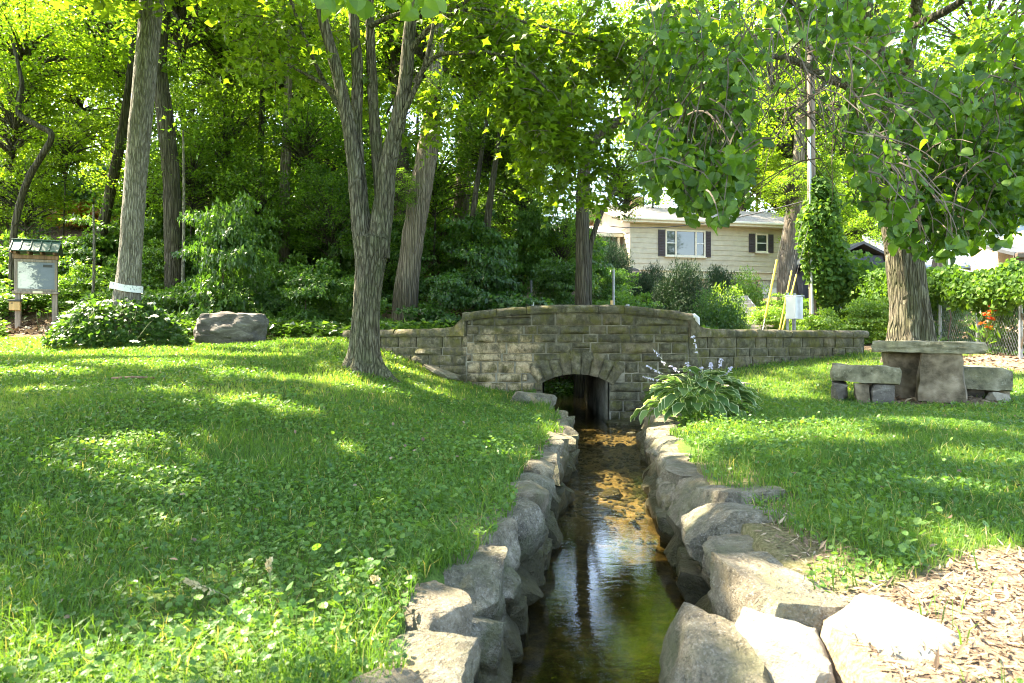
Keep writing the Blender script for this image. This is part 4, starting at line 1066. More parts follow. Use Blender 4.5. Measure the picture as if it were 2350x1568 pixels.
# ------------------------------------------------------------------ neighbours on the right
sh = thing('shed', (12.5, 24.5, 2.2), 'dark navy shed with low gable behind the fence', 'shed', None, R(6))
w2, hz = 1.28, 1.9
MB().box((0, 1.5, 1.0), (2.44, 2.94, 2.0)).build('wall_core', M['navy'], sh)
for k in range(12):
    z_ = -.2 + k * .20; hw = 1.24 if z_ + .2 < 2.05 else 1.24 * (2.62 - z_ - .2) / .6
    MB().prism([(-hw, .0, z_), (-hw, -.035, z_), (-hw, -.012, z_ + .2), (-hw, .0, z_ + .2)], (hw * 2, 0, 0)).build('siding_board', M['navy'], sh)
for s_ in (-1, 1):
    MB().prism([(s_ * 1.45, -.2, 1.92), (s_ * 1.45, -.2, 2.02), (0, -.2, 2.68), (0, -.2, 2.58)], (0, 3.4, 0)).build('roof', M['darktrim'], sh)
nh = thing('metal_roofed_house', (19.0, 27.0, 1.5), 'grey blue neighbouring house with pale standing seam metal roof', 'house', None, R(-14))
MB().box((0, 3, 1.4), (7.4, 5.9, 3.0)).build('wall', M['bluegrey'], nh)
MB().prism([(-4, -.4, 2.7), (-4, -.4, 2.78), (-4, 3.0, 4.55), (-4, 3.0, 4.47)], (8, 0, 0)).build('roof', M['metalroof'], nh)
for k in range(17): MB().prism([(-4 + .5 * k, -.41, 2.79), (-4 + .5 * k, -.41, 2.83), (-4 + .5 * k, 3, 4.60), (-4 + .5 * k, 3, 4.56)], (.035, 0, 0)).build('roof_seam', M['metalroof'], nh)
MB().box((2.2, 3.5, 5.0), (1.7, 3, 2.4)).build('dormer', M['bluegrey'], nh)
c = at(2350, 566, 15.5)
ph = thing('neighbour_house', (c[0] + 2.9, 16.6, 1.3), 'tan house corner with dark brown eave at the right edge of the picture', 'house', None, R(-12))
MB().box((.6, 2.2, 1.45), (4.0, 3.6, 2.9)).build('wall', M['terracotta'], ph)
MB().prism([(-2.4, -.8, 2.05), (-2.4, -.8, 2.13), (-2.4, 2.4, 2.9), (-2.4, 2.4, 2.82)], (6, 0, 0)).build('roof', M['darktrim'], ph)
MB().box((.6, -.86, 2.05), (6.0, .10, .13), 0, None, .02).build('gutter', M['brown_gutter'], ph); MB().box((.6, -.76, 1.97), (6.0, .04, .16)).build('fascia', M['brown_gutter'], ph)
# house up in the wood and its deck
c = at(585, 385, 34)
ch = thing('cottage', (c[0], 34, c[2] - 2.2), 'red brown house glimpsed through the trees on the slope', 'house', None, R(8))
MB().box((1.4, 3, 1.6), (6.0, 5.8, 3.6)).build('wall', M['redwall'], ch)
w_ = MB().box((-.2, .06, 2.2), (.8, .1, 1.0)).build('window', M['glass'], ch)
for x_ in (-.62, -.2, .22): MB().box((x_, .0, 2.2), (.06, .06, 1.06)).build('frame', M['white'], w_)
for z_ in (1.67, 2.2, 2.73): MB().box((-.2, .008, z_), (.8, .06, .05)).build('frame', M['white'], w_)
MB().prism([(-2.2, -.6, 3.4), (-2.2, -.6, 3.5), (-2.2, 3, 5.1), (-2.2, 3, 5.0)], (7.4, 0, 0)).build('roof', M['roof'], ch)
c = at(238, 396, 30)
dk = thing('wooden_deck', (c[0], 30, c[2] - 1.6), 'brown wooden deck edge high on the slope at the left', 'deck')
MB().box((c[0], 30.5, c[2] + .02), (1.9, 1.2, .10)).build('platform', M['redwall'], dk); MB().box((c[0], 29.88, c[2] - .06), (1.9, .06, .28)).build('fascia_board', M['redwall'], dk)
for x_ in (-.85, .85): MB().box((c[0] + x_, 30.1, c[2] - 1.0), (.12, .12, 2.2)).build('post', M['wood_brown'], dk)
bl = MB().tube(np.array([[c[0] - .2, 30.3, c[2] + .08], [c[0] - .2, 30.3, c[2] + .3], [c[0] - .2, 30.3, c[2] + .55]]), [.24, .26, .25], 12).build('barrel', simple('blue_plastic', (.05, .25, .45), .4), None, True, 40)
tag(bl, 'blue plastic barrel standing on the deck on the slope', 'barrel')
# rails along the path on the slope
for k, (x0, y0_, x1, y1_, Y, lab) in enumerate(((430, 512, 780, 530, 22, 'low wooden rail fence crossing the dark wood left of the maple'),)):
    a, b = at(x0, y0_, Y), at(x1, y1_, Y); f_ = thing('rail_fence', (a + b) / 2 - [0, 0, .7], lab, 'fence')
    for q in range(2): MB().tube(np.array([a, .5 * (a + b), b]) - [0, 0, .32 * q], .03, 6).build('rail', M['wood_brown'], f_)
    for q in np.linspace(.04, .96, 5): p_ = a * (1 - q) + b * q; MB().box(p_ - [0, .05, .3], (.08, .08, .9)).build('post', M['wood_brown'], f_)

# ------------------------------------------------------------------ chain link fence
FA, FB = at(1935, 700, 19.5), at(2420, 700, 12.0); FA[2] = FB[2] = 0
cf = thing('chain_link_fence', (9.5, 13.6, 1.2), 'galvanised chain link fence on round posts under the vines', 'fence')
def fence_pt(t_, z): p_ = FA * (1 - t_) + FB * t_; return np.array([p_[0], p_[1], float(ground(p_[0], p_[1])) + z])
for t_ in (.02, .22, .42, .58, .74, .895): MB().tube(np.array([fence_pt(t_, -.2), fence_pt(t_, .8), fence_pt(t_, 1.62)]), .032, 8).build('post', M['galv'], cf, True, 40)
MB().tube(np.array([fence_pt(q, 1.6) for q in np.linspace(0, 1, 16)]), .022, 6).build('top_rail', M['galv'], cf, True, 40)
fm = MB(); Lf = np.linalg.norm(FB - FA); step = .07; npt = 24
for k in range(int(Lf * .58 / step)):
    t0 = .42 + k * step / Lf
    for sg in (-1, 1):
        z_ = np.linspace(.03, 1.58, npt); tt = t0 + sg * .5 * (np.arange(npt) % 2) * step / Lf
        fm.tube(np.array([fence_pt(min(a, 1), b) for a, b in zip(tt, z_)]), .0022, 3, False)
fm.build('wire_mesh', M['galv'], cf)["kind"] = 'stuff'
# ------------------------------------------------------------------ trees
def limb(name, pix, mat, par, sides=14, seed=0, ridge=.05, lump=.08, flare=0.0, seg=.08):
    """pix: list of (px, py, Y, width in px)"""
    P = np.array([at(a, b, c) for a, b, c, d in pix]); rr = [d / F * c / 2 * .95 / math.sqrt(1 + ((a - 1175) / F) ** 2) for a, b, c, d in pix]
    return trunk(name, P, rr, mat, par, sides, seg, ridge, 6, seed, flare, lump)

def sprays(P0, D0, length, nodes, gravity, r=None):
    """drooping twigs: returns twig points (S,K,3)"""
    r = r or rng; S = len(P0); st = (length / nodes)[:, None]; d = norm(D0); P = [P0]
    for k in range(nodes):
        d = norm(d + np.array([0, 0, -gravity]) + r.normal(0, .16, (S, 3))); P.append(P[-1] + d * st)
    return np.stack(P, 1)

def twig_mesh(name, T, rad, mat, par, sides=3):
    """thin tubes for many twigs (S,K,3)"""
    S, K, _ = T.shape; t_ = norm(np.gradient(T, axis=1)); u = norm(np.cross(t_, np.array([.3, .9, .2]))); w = np.cross(t_, u)
    th = np.linspace(0, 2 * np.pi, sides, endpoint=False); rr = rad * np.linspace(1, .35, K)[None, :, None, None]
    V = T[:, :, None] + rr * (np.cos(th)[None, None, :, None] * u[:, :, None] + np.sin(th)[None, None, :, None] * w[:, :, None])
    a = (np.arange(S) * K * sides)[:, None, None] + (np.arange(K - 1) * sides)[None, :, None]; k = np.arange(sides)[None, None]; k2 = (k + 1) % sides
    Q = np.stack([a + k, a + k2, a + sides + k2, a + sides + k], -1).reshape(-1, 4)
    o = obj(name, V.reshape(-1, 3), Q, mat, par); o["kind"] = 'stuff'; return o

def spray_leaves(T, per, size, r=None, hang=.8, spread=.07):
    r = r or rng; S, K, _ = T.shape
    P = np.repeat(T[:, 1:].reshape(-1, 3), per, 0); P = P + r.normal(0, spread, P.shape)
    n = len(P); D = r.normal(size=(n, 3)); D[:, 2] = D[:, 2] * .5 - hang; Nn = r.normal(size=(n, 3)); Nn[:, 2] = np.abs(Nn[:, 2]) + .35
    return P, norm(D), norm(Nn), size * r.uniform(.55, 1.2, n)

def visible(P, m=0.0):
    Y = np.maximum(P[:, 1], .1); px = 1175 + P[:, 0] / Y * F; py = 784 - (P[:, 2] - CAM[2]) / Y * F
    return (P[:, 1] > .5) & (px > -m) & (px < 2350 + m) & (py > -m) & (py < 1568 + m)

# ---- big ash with the printed band
ap = at(290, 735, 12.3)
ash = thing('ash_tree', (ap[0], 12.3, 1.25), 'tall grey barked tree with a white printed band, rising from the flowering bush', 'tree')
limb('trunk', [(286, 765, 12.3, 84), (290, 690, 12.3, 68), (298, 600, 12.3, 59), (308, 450, 12.3, 55), (325, 250, 12.3, 56), (343, 60, 12.4, 56), (356, -120, 12.5, 60), (372, -420, 12.6, 46), (380, -800, 12.7, 26)], M['bark_ash'], ash, 56, 1, .028, .03, .1, .045)
limb('limb', [(352, -60, 12.4, 40), (300, -10, 12.6, 30), (250, -60, 12.9, 26), (160, -260, 13.4, 18)], M['bark_dark'], ash, 14, 2)
limb('limb', [(366, -180, 12.5, 34), (440, -330, 12.2, 26), (560, -520, 11.6, 16)], M['bark_ash'], ash, 14, 3)
bp0, bp1 = at(289.5, 654, 12.3), at(291.5, 671, 12.3); V, Q = tube_geo(catmull(np.array([at(290, 668, 12.3), at(290.6, 661, 12.3), at(291.2, 653, 12.3)]), 7), .262, 44, .006, 5, 2); V[:, 2] += .02 * np.sin((V[:, 0] - V[:, 0].mean()) * 9) * -1
bd = obj('tree_band', V, Q, M['band'], None, True); tag(bd, 'white printed tape wrapped round the grey trunk above the flowering bush', 'tape')

# ---- multi-stemmed maple in the middle
mp = at(835, 858, 9.0)
maple = thing('maple_tree', (mp[0], 9.0, .85), 'many-stemmed maple with furrowed mossy bark on the lawn before the bridge', 'tree')
limb('trunk', [(836, 875, 9, 92), (836, 840, 9, 74), (838, 790, 9, 62), (842, 700, 9, 60), (848, 620, 9, 66), (852, 570, 9, 84), (853, 548, 9, 88)], M['bark_maple'], maple, 72, 4, .06, .05, .8, .03)
stems = [[(842, 590, 9, 52), (826, 520, 8.98, 42), (815, 400, 8.95, 36), (800, 290, 8.9, 32), (775, 170, 8.85, 29), (745, 60, 8.8, 25), (715, -60, 8.7, 20), (660, -260, 8.5, 13)],
 [(838, 585, 9.0, 50), (832, 520, 9.05, 42), (826, 430, 9.1, 34), (818, 300, 9.15, 29), (820, 160, 9.2, 27), (812, 40, 9.25, 24), (800, -140, 9.3, 18)],
 [(866, 590, 9, 58), (874, 520, 9, 52), (884, 440, 9, 46), (896, 350, 8.95, 40), (917, 260, 8.9, 36), (932, 170, 8.85, 32), (940, 60, 8.8, 28), (955, -60, 8.75, 24), (990, -260, 8.7, 16)],
 [(878, 470, 9.05, 34), (868, 380, 9.15, 29), (858, 260, 9.2, 26), (852, 150, 9.25, 24), (848, 20, 9.3, 20), (840, -160, 9.35, 14)],
 [(905, 335, 8.95, 28), (925, 250, 9.1, 24), (938, 150, 9.2, 22), (948, 30, 9.3, 18), (960, -120, 9.4, 12)]]
for k, s_ in enumerate(stems): limb('stem', s_, M['bark_maple'], maple, 26, 10 + k, .05, .10, 0, .05)
for k, s_ in enumerate([[(897, 345, 8.9, 17), (930, 255, 8.8, 14), (965, 175, 8.7, 12), (985, 110, 8.6, 11), (1000, 20, 8.5, 9), (1010, -80, 8.4, 7)],
 [(950, 190, 8.75, 13), (1000, 130, 8.6, 11), (1060, 122, 8.4, 10), (1130, 122, 8.3, 9), (1200, 150, 8.2, 6), (1260, 210, 8.1, 4)],
 [(938, 120, 8.8, 15), (990, 60, 8.6, 12), (1060, 10, 8.4, 10), (1120, -40, 8.2, 8)],
 [(1010, 40, 8.5, 9), (1100, 20, 8.5, 8), (1200, 50, 8.6, 7), (1300, 75, 8.7, 6), (1400, 100, 8.8, 4)],
 [(822, 340, 9.1, 16), (780, 250, 9.3, 13), (740, 180, 9.5, 11), (700, 90, 9.7, 9), (660, -20, 9.9, 7)],
 [(800, 260, 8.95, 14), (770, 215, 9.0, 11), (720, 180, 9.1, 9), (660, 150, 9.2, 6)],
 [(850, 60, 9.2, 13), (890, 40, 9.1, 11), (940, 25, 9.0, 8)]]): limb('branch', s_, M['bark_maple'], maple, 10, 30 + k, .05, .08, 0, .08)
# maple foliage: fans of twigs along the branches
def clump_sprays(clumps, seed, outward=None):
    r = np.random.default_rng(seed); P0, D0, LL = [], [], []
    for (px, py, Y, rad, n) in clumps:
        c = at(px, py, Y); q = in_ball(n, r) * np.array([1, 1, .75]) * rad; P0.append(c + q)
        d = r.normal(size=(n, 3)); d[:, 2] *= .45; D0.append(norm(q * .6 / rad + d * .8)); LL.append(r.uniform(.35, .9, n) * min(1, rad))
    return np.vstack(P0), np.vstack(D0), np.concatenate(LL), r
mc = [(690, 30, 9.3, 1.0, 60), (640, 120, 9.6, .8, 50), (880, -20, 9.6, .8, 40), (900, 200, 9.7, .5, 26), (960, 130, 9.2, .6, 45), (985, 260, 9.4, .55, 40),
      (1020, 60, 8.9, .8, 60), (1100, 130, 8.6, .7, 60), (1120, 220, 8.5, .7, 60), (1180, 60, 8.8, .8, 60), (1190, 300, 8.5, .7, 65), (1240, 180, 8.5, .8, 70), (1260, 380, 8.6, .55, 45), (1300, 300, 8.6, .6, 50), (1310, 90, 8.8, .8, 60), (1370, 200, 8.9, .6, 40), (1385, 100, 9.0, .6, 36), (1150, 400, 8.7, .4, 25), (1330, 420, 8.8, .4, 22)]
P0, D0, LL, r_ = clump_sprays(mc, 5); T = sprays(P0, D0, LL, 6, .13, r_); k_ = shade_keep(T[:, 3], .9); T = T[k_]
twig_mesh('twigs', T, .006, M['twig'], maple)
P, D, Nn, S = spray_leaves(T, 3, .125, r_, .45); Nn[:, 2] += .4; V, Fc = leaf_geo(P, D, norm(Nn), S, MAPLE)
obj('foliage', V, Fc, M['leaf_maple'], maple, False, np.repeat(r_.uniform(0, 1, len(P)), 8))["kind"] = 'stuff'

def crown_points(c, rad, nclump, per, cr_, seed, keep=True, lowcut=None, hole=.0):
    """leaf positions: clumps through an ellipsoid"""
    r = np.random.default_rng(seed); v = norm(r.normal(size=(nclump, 3))); q = v * (r.uniform(.15, 1, nclump) ** .45)[:, None]
    C_ = np.array(c) + q * np.array(rad); s_ = r.uniform(.6, 1.25, nclump) * cr_
    P = (C_[:, None] + in_ball(nclump * per, r).reshape(nclump, per, 3) * s_[:, None, None] * np.array([1, 1, .6])).reshape(-1, 3)
    if lowcut is not None: P = P[P[:, 2] > lowcut(P)]
    if keep: P = P[shade_keep(P)]
    return P
above_frame = lambda P: CAM[2] + .50 * np.maximum(P[:, 1], 1) + .35     # stays out of the picture, over the top edge
# upper crown of the maple and of the ash: they shade the lawn
P = crown_points((-2.2, 8.6, 8.6), (4.6, 4.4, 3.0), 420, 46, .75, 6, True, above_frame)
leaf_cloud('foliage', P, .20, M['leaf_maple'], maple, KITE, .6)
P = crown_points((-6.2, 11.6, 11.0), (5.2, 4.6, 4.0), 430, 46, .8, 7, True, lambda P: CAM[2] + .44 * np.maximum(P[:, 1], 1))
leaf_cloud('foliage', P, .21, M['leaf_maple'], ash, KITE, .6)
# shade trees standing left of the view, their crowns reach over the lawn
def side_tree(x, y, h, rad, seed, label, ncl=330):
    g = float(ground(x, y)); t = thing('shade_tree', (x, y, g), label, 'tree')
    trunk('trunk', [(x, y, g - .2), (x + .1, y, g + 2), (x, y + .1, g + 5), (x + .2, y, g + h)], [.36, .28, .24, .10], M['bark_maple'], t, 20, .15, .05, 6, seed, .3)
    P = crown_points((x, y, g + h), rad, ncl, 46, .8, seed, True, above_frame); leaf_cloud('foliage', P, .21, M['leaf_maple'], t, KITE, .6)
side_tree(-7.6, 4.6, 7.6, (4.6, 4.2, 3.0), 61, 'broad tree standing just outside the left edge, shading the near lawn', 360)
side_tree(-12.6, 9.0, 8.6, (4.4, 4.4, 3.4), 62, 'broad tree beyond the left edge, shading the far lawn')
side_tree(-4.4, -.6, 7.4, (4.0, 3.6, 2.6), 63, 'broad tree behind the viewpoint at the left, shading the foreground', 260)

# ---- linden at the right with hanging branches
lp = at(2088, 790, 11.6)
lin = thing('linden_tree', (lp[0], 11.6, .95), 'massive furrowed linden trunk behind the stone table with low hanging leafy branches', 'tree')
limb('trunk', [(2092, 830, 11.6, 124), (2090, 770, 11.6, 102), (2085, 680, 11.6, 92), (2074, 580, 11.6, 92), (2062, 490, 11.6, 92), (2050, 380, 11.6, 84), (2030, 240, 11.6, 76), (2005, 110, 11.6, 60), (1965, -30, 11.6, 46), (1930, -240, 11.6, 30)], M['bark_linden'], lin, 60, 6, .05, .04, .28, .045)
for k, s_ in enumerate([[(2048, 330, 11.5, 50), (2070, 220, 11.2, 42), (2085, 120, 10.8, 36), (2110, -20, 10.3, 30), (2150, -200, 9.5, 20)],
 [(2030, 260, 11.5, 30), (1960, 205, 11.0, 24), (1890, 175, 10.4, 21), (1830, 142, 9.8, 18), (1760, 128, 9.2, 12), (1690, 130, 8.6, 7)],
 [(2012, 150, 11.5, 22), (1960, 95, 10.6, 17), (1890, 55, 9.6, 14), (1850, 30, 8.8, 12), (1760, -40, 7.6, 8)],
 [(1905, 178, 10.5, 12), (1860, 225, 10.2, 9), (1820, 260, 10.0, 6)],
 [(2095, 60, 10.6, 26), (2180, 20, 9.2, 22), (2260, -40, 7.8, 16), (2330, -120, 6.4, 10)],
 [(2060, 200, 11.2, 24), (2140, 190, 10.2, 18), (2230, 230, 9.2, 12), (2310, 300, 8.4, 6)],
 [(1970, -20, 11.4, 28), (1880, -120, 9.6, 22), (1760, -180, 7.8, 16), (1640, -160, 6.2, 9), (1560, -60, 5.4, 5)]]): limb('branch', s_, M['bark_linden'], lin, 14, 50 + k, .05, .06, 0, .09)
# bare inner twigs in the gap
r_ = np.random.default_rng(12); n = 60; P0 = np.array([at(r_.uniform(1800, 1960), r_.uniform(60, 260), r_.uniform(9.4, 10.6)) for _ in range(n)]); D0 = r_.normal(size=(n, 3)) * np.array([.7, .4, .3]) + np.array([0, 0, -.5])
twig_mesh('bare_twigs', sprays(P0, D0, r_.uniform(.6, 1.7, n), 8, .05, r_), .010, M['twig'], lin, 4)
# hanging leaf curtains
lc = []
r_ = np.random.default_rng(13)
def low_edge(px):       # lowest leaf line of the curtain along the picture
    return np.interp(px, [1430, 1480, 1530, 1570, 1640, 1690, 1720, 1760, 1850, 1900, 1950, 2000, 2050, 2120, 2200, 2240, 2300, 2350, 2450], [330, 470, 480, 515, 535, 510, 470, 400, 310, 330, 480, 510, 560, 600, 600, 580, 560, 540, 520])
for _ in range(740):
    px = r_.uniform(1490, 2440); lo = low_edge(px); py = lo - 60 - abs(r_.normal(0, 1)) * 190
    if py < -90: continue
    if 1700 < px < 1960 and 95 < py and r_.uniform() < .88: continue
    if 1690 < px < 1960 and r_.uniform() < .3: continue
    Y = r_.uniform(5.0, 9.6) if py < lo - 160 else r_.uniform(4.5, 7.0)
    if px > 2200: Y = r_.uniform(5.0, 9.0)
    lc.append((px, py, Y, .30, 3))
for (px, py, Y, n) in ((1660, 440, 4.4, 8), (1600, 430, 4.6, 8), (1500, 420, 5.2, 8), (1740, 320, 4.8, 4), (1790, 330, 4.6, 3), (2080, 520, 4.3, 9), (2150, 530, 4.2, 10), (2210, 480, 4.3, 8), (1520, 300, 6.0, 8), (1540, 180, 6.2, 10), (1570, 60, 6.0, 8), (1650, 20, 5.6, 8), (1720, 60, 5.2, 6), (2020, 440, 4.8, 7), (1980, 400, 5.2, 6)): lc.append((px, py, Y, .30, n))
P0, D0, LL, r_ = clump_sprays(lc, 14); LL = r_.uniform(.3, .75, len(LL)); D0[:, 2] -= .5
T = sprays(P0, D0, LL, 5, .30, r_)
ex = T[:, -1]; e_px = 1175 + ex[:, 0] / ex[:, 1] * F; e_py = 784 - (ex[:, 2] - CAM[2]) / ex[:, 1] * F; T = T[e_py < low_edge(e_px) - 12]
twig_mesh('twigs', T, .0075, M['twig'], lin)
P, D, Nn, S = spray_leaves(T, 3, .086, r_, .95, .04); Nn[:, 1] -= .5; Nn = norm(Nn)
lx = 1175 + P[:, 0] / P[:, 1] * F; ly_ = 784 - (P[:, 2] - CAM[2]) / P[:, 1] * F; gapm = (lx > 1728) & (lx < 1945) & (ly_ > 118 + 30 * np.sin(lx * .03)) & (ly_ < 700) & (r_.uniform(0, 1, len(P)) < .93); gapm |= (ly_ > low_edge(lx)) | (lx < 1452 + 25 * np.sin(ly_ * .02)); keep = shade_keep(P, .85) & ~gapm; P, D, Nn, S = P[keep], D[keep], Nn[keep], S[keep]; tint = r_.uniform(0, 1, len(P))
# a few leaves that reach in over the top edge at the middle
n = 46; Pc = np.array([at(r_.uniform(640, 1010), r_.uniform(-50, 22) - abs(r_.normal()) * 14, r_.uniform(3.6, 4.6)) for _ in range(n)])
D2, N2 = rand_dirs(n, .2, 1.2, r_); N2[:, 1] -= .6; P = np.vstack([P, Pc]); D = np.vstack([D, D2]); Nn = np.vstack([Nn, norm(N2)]); S = np.concatenate([S, np.full(n, .10)]); tint = np.concatenate([tint, r_.uniform(.4, 1, n)])
big = np.argsort(-(S / np.maximum(P[:, 1], .5)) * visible(P + D * S[:, None] * .5, -20)); sel = np.zeros(len(P), bool); sel[big[:295]] = True
cu = r_.uniform(0, 1, len(P)) < .5; V, Fc = leaf_geo(P[~sel & cu], D[~sel & cu], Nn[~sel & cu], S[~sel & cu], HEARTC); V2, F2 = leaf_geo(P[~sel & ~cu], D[~sel & ~cu], Nn[~sel & ~cu], S[~sel & ~cu], HEART)
obj('foliage', np.vstack([V, V2]), np.vstack([Fc, F2 + len(V)]), M['leaf_linden'], lin, False, np.concatenate([np.repeat(tint[~sel & cu], 14), np.repeat(tint[~sel & ~cu], 14)]))["kind"] = 'stuff'
for k in np.where(sel)[0]:
    V, Fc = leaf_geo(P[k:k+1], D[k:k+1], Nn[k:k+1], S[k:k+1], HEARTC if cu[k] else HEART); obj('leaf', V, Fc, M['leaf_linden'], lin, False, np.full(14, tint[k]))
print('linden leaves', len(P))
limb('branch', [(1010, -60, 4.4, 14), (900, -20, 4.2, 10), (780, -12, 4.0, 7), (660, -20, 3.9, 4)], M['bark_linden'], lin, 8, 91)
# upper linden crown out of the frame
P = crown_points((5.6, 9.6, 8.6), (4.6, 4.6, 2.8), 190, 46, .75, 16, True, above_frame); leaf_cloud('foliage', P, .17, M['leaf_linden'], lin, KITE, .5)

# ---- woodland trees with shared crowns
def crown_proto(seed, rad, ncl, per, cr_, size, tmpl=KITE):
    r = np.random.default_rng(seed); v = norm(r.normal(size=(ncl, 3))); q = v * (r.uniform(.10, 1, ncl) ** .5)[:, None] * np.array(rad)
    s_ = r.uniform(.6, 1.3, ncl) * cr_; P = (q[:, None] + in_ball(ncl * per, r).reshape(ncl, per, 3) * s_[:, None, None] * np.array([1, 1, .5])).reshape(-1, 3)
    D, Nn = rand_dirs(len(P), .55, .35, r); V, Fc = leaf_geo(P, D, Nn, size * r.uniform(.6, 1.3, len(P)), tmpl)
    ct = r.uniform(.1, .9, ncl); t = np.clip(np.repeat(ct, per) + r.normal(0, .22, len(P)), 0, 1)
    me = mesh_np('crown_leaves', V, Fc, M['leaf_wood'], False, np.repeat(t, len(tmpl[1])))
    # boughs from the axis to the clumps
    S_ = min(ncl, 70); T_ = np.stack([np.stack([q[:S_, 0] * .05, q[:S_, 1] * .05, q[:S_, 2] * .6 - rad[2] * .35], -1), q[:S_] * np.array([.5, .5, .75]) - np.array([0, 0, rad[2] * .12]), q[:S_]], 1)
    t_ = norm(np.gradient(T_, axis=1)); u_ = norm(np.cross(t_, np.array([.3, .9, .2]))); w_ = np.cross(t_, u_); th = np.linspace(0, 2 * np.pi, 5, endpoint=False); rr = np.array([.07, .035, .012])[None, :, None, None]
    Vb = T_[:, :, None] + rr * (np.cos(th)[None, None, :, None] * u_[:, :, None] + np.sin(th)[None, None, :, None] * w_[:, :, None])
    a = (np.arange(S_) * 15)[:, None, None] + (np.arange(2) * 5)[None, :, None]; k = np.arange(5)[None, None]; k2 = (k + 1) % 5
    mb_ = mesh_np('boughs', Vb.reshape(-1, 3), np.stack([a + k, a + k2, a + 5 + k2, a + 5 + k], -1).reshape(-1, 4), M['bark_dark'])
    return me, mb_
CP = [crown_proto(201, (3.4, 3.4, 3.6), 170, 58, .78, .165), crown_proto(202, (3.0, 3.0, 4.2), 170, 58, .75, .16), crown_proto(203, (3.8, 3.4, 2.8), 150, 60, .82, .165), crown_proto(204, (2.4, 2.4, 2.6), 120, 50, .62, .15, MAPLE)]
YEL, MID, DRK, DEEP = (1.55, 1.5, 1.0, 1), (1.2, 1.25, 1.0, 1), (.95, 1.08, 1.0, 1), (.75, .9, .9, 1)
def wood_tree(name, trunk_px, crowns, label, bark='bark_dark', seed=0, group=None, sides=18, cat='tree'):
    """trunk_px: [(px,py,Y,w)]; crowns: [(proto, px, py, Y, scale, colour)]"""
    b = at(*trunk_px[0][:3]); g = float(ground(b[0], b[1])); t = thing(name, (b[0], b[1], g), label, cat, group)
    base = trunk_px[0]; foot = (base[0], 784 - (g - .3 - CAM[2]) / base[2] * F, base[2], base[3] * 1.15)
    limb('trunk', ([foot] if foot[1] > base[1] else []) + list(trunk_px), M[bark], t, sides, seed, .06, .06, .12, .12)
    for k, (pi, px, py, Y, sc, colr) in enumerate(crowns):
        c = at(px, py, Y)
        for nm, me in (('crown', CP[pi][0]), ('boughs', CP[pi][1])):
            o = link(nm, me, t, tuple(c - off(t))); o.rotation_euler = (0, 0, seed * 1.3 + k * 2.1); o.scale = (sc, sc, sc * (.9 + .2 * ((seed * 7 + k * 3) % 5) / 4)); o["kind"] = 'stuff'
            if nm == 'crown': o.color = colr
    return t
wood_tree('woodland_tree', [(400, 690, 17.5, 52), (398, 560, 17.5, 46), (392, 400, 17.5, 42), (378, 260, 17.5, 42), (366, 150, 17.5, 36), (380, 20, 17.5, 26), (400, -150, 17.6, 18)], [(0, 420, -60, 18, .8, MID), (1, 520, 60, 19.5, .7, MID)], 'dark straight trunk just right of the grey banded tree', 'bark_dark', 1)
wood_tree('woodland_tree', [(212, 640, 20, 34), (240, 500, 20, 28), (272, 350, 20, 26), (296, 210, 20, 24), (310, 60, 20, 18), (318, -80, 20, 14)], [(2, 240, 20, 21, .8, YEL), (1, 300, 150, 23, .6, MID)], 'dark trunk leaning right, left of the grey banded tree', 'bark_dark', 2)
wood_tree('woodland_tree', [(30, 560, 17, 18), (45, 470, 17, 18), (70, 400, 17, 18), (118, 315, 17, 17), (85, 288, 17, 16), (45, 262, 17, 16), (45, 225, 17, 14), (50, 190, 17, 12), (30, 100, 17, 8)], [(2, 60, 120, 18.5, .62, YEL), (3, 30, 270, 18, .55, YEL)], 'crooked thin trunk bending sharply at the far left', 'bark_dark', 3)
wood_tree('woodland_tree', [(928, 735, 16.5, 60), (935, 640, 16.5, 54), (952, 520, 16.5, 52), (968, 420, 16.5, 54), (985, 320, 16.5, 48), (992, 240, 16.6, 40), (1000, 120, 16.7, 38), (1010, -60, 16.8, 28)], [(0, 980, -40, 18, .85, MID), (1, 1080, 40, 19, .7, MID), (3, 905, 440, 15.9, .22, DRK), (3, 1000, 230, 15.9, .26, MID)], 'stout trunk leaning right, just behind the many-stemmed maple', 'bark_pale', 4, None, 26)
wood_tree('woodland_tree', [(935, 600, 19, 40), (925, 420, 19, 36), (915, 250, 19, 32), (905, 60, 19, 24)], [(1, 900, 40, 20, .75, MID)], 'dark straight trunk seen between the stems of the maple', 'bark_dark', 5)
sn = wood_tree('dead_snag', [(1048, 620, 21, 42), (1058, 480, 21, 38), (1066, 360, 21, 36), (1072, 268, 21, 28)], [], 'broken grey dead trunk with orange splintered top', 'bark_pale', 6)
wood_tree('woodland_tree', [(1336, 720, 16.5, 36), (1336, 600, 16.5, 32), (1337, 480, 16.5, 32), (1340, 400, 16.5, 34), (1350, 345, 16.5, 30), (1385, 300, 16.4, 26), (1440, 272, 16.2, 22), (1490, 262, 16, 14), (1540, 220, 15.8, 8)], [(3, 1275, 290, 17.0, .55, MID), (2, 1500, 120, 18, .45, MID), (3, 1440, 440, 18.5, .34, MID)], 'straight trunk directly behind the bridge crown with a crooked limb to the right', 'bark_dark', 7, None, 22)
wood_tree('woodland_tree', [(1352, 600, 16.8, 14), (1362, 540, 16.8, 13), (1384, 480, 16.9, 12), (1420, 420, 17, 9)], [(3, 1420, 400, 17.6, .35, MID)], 'thin slanting trunk leaning away right of the trunk behind the bridge crown', 'bark_dark', 8)
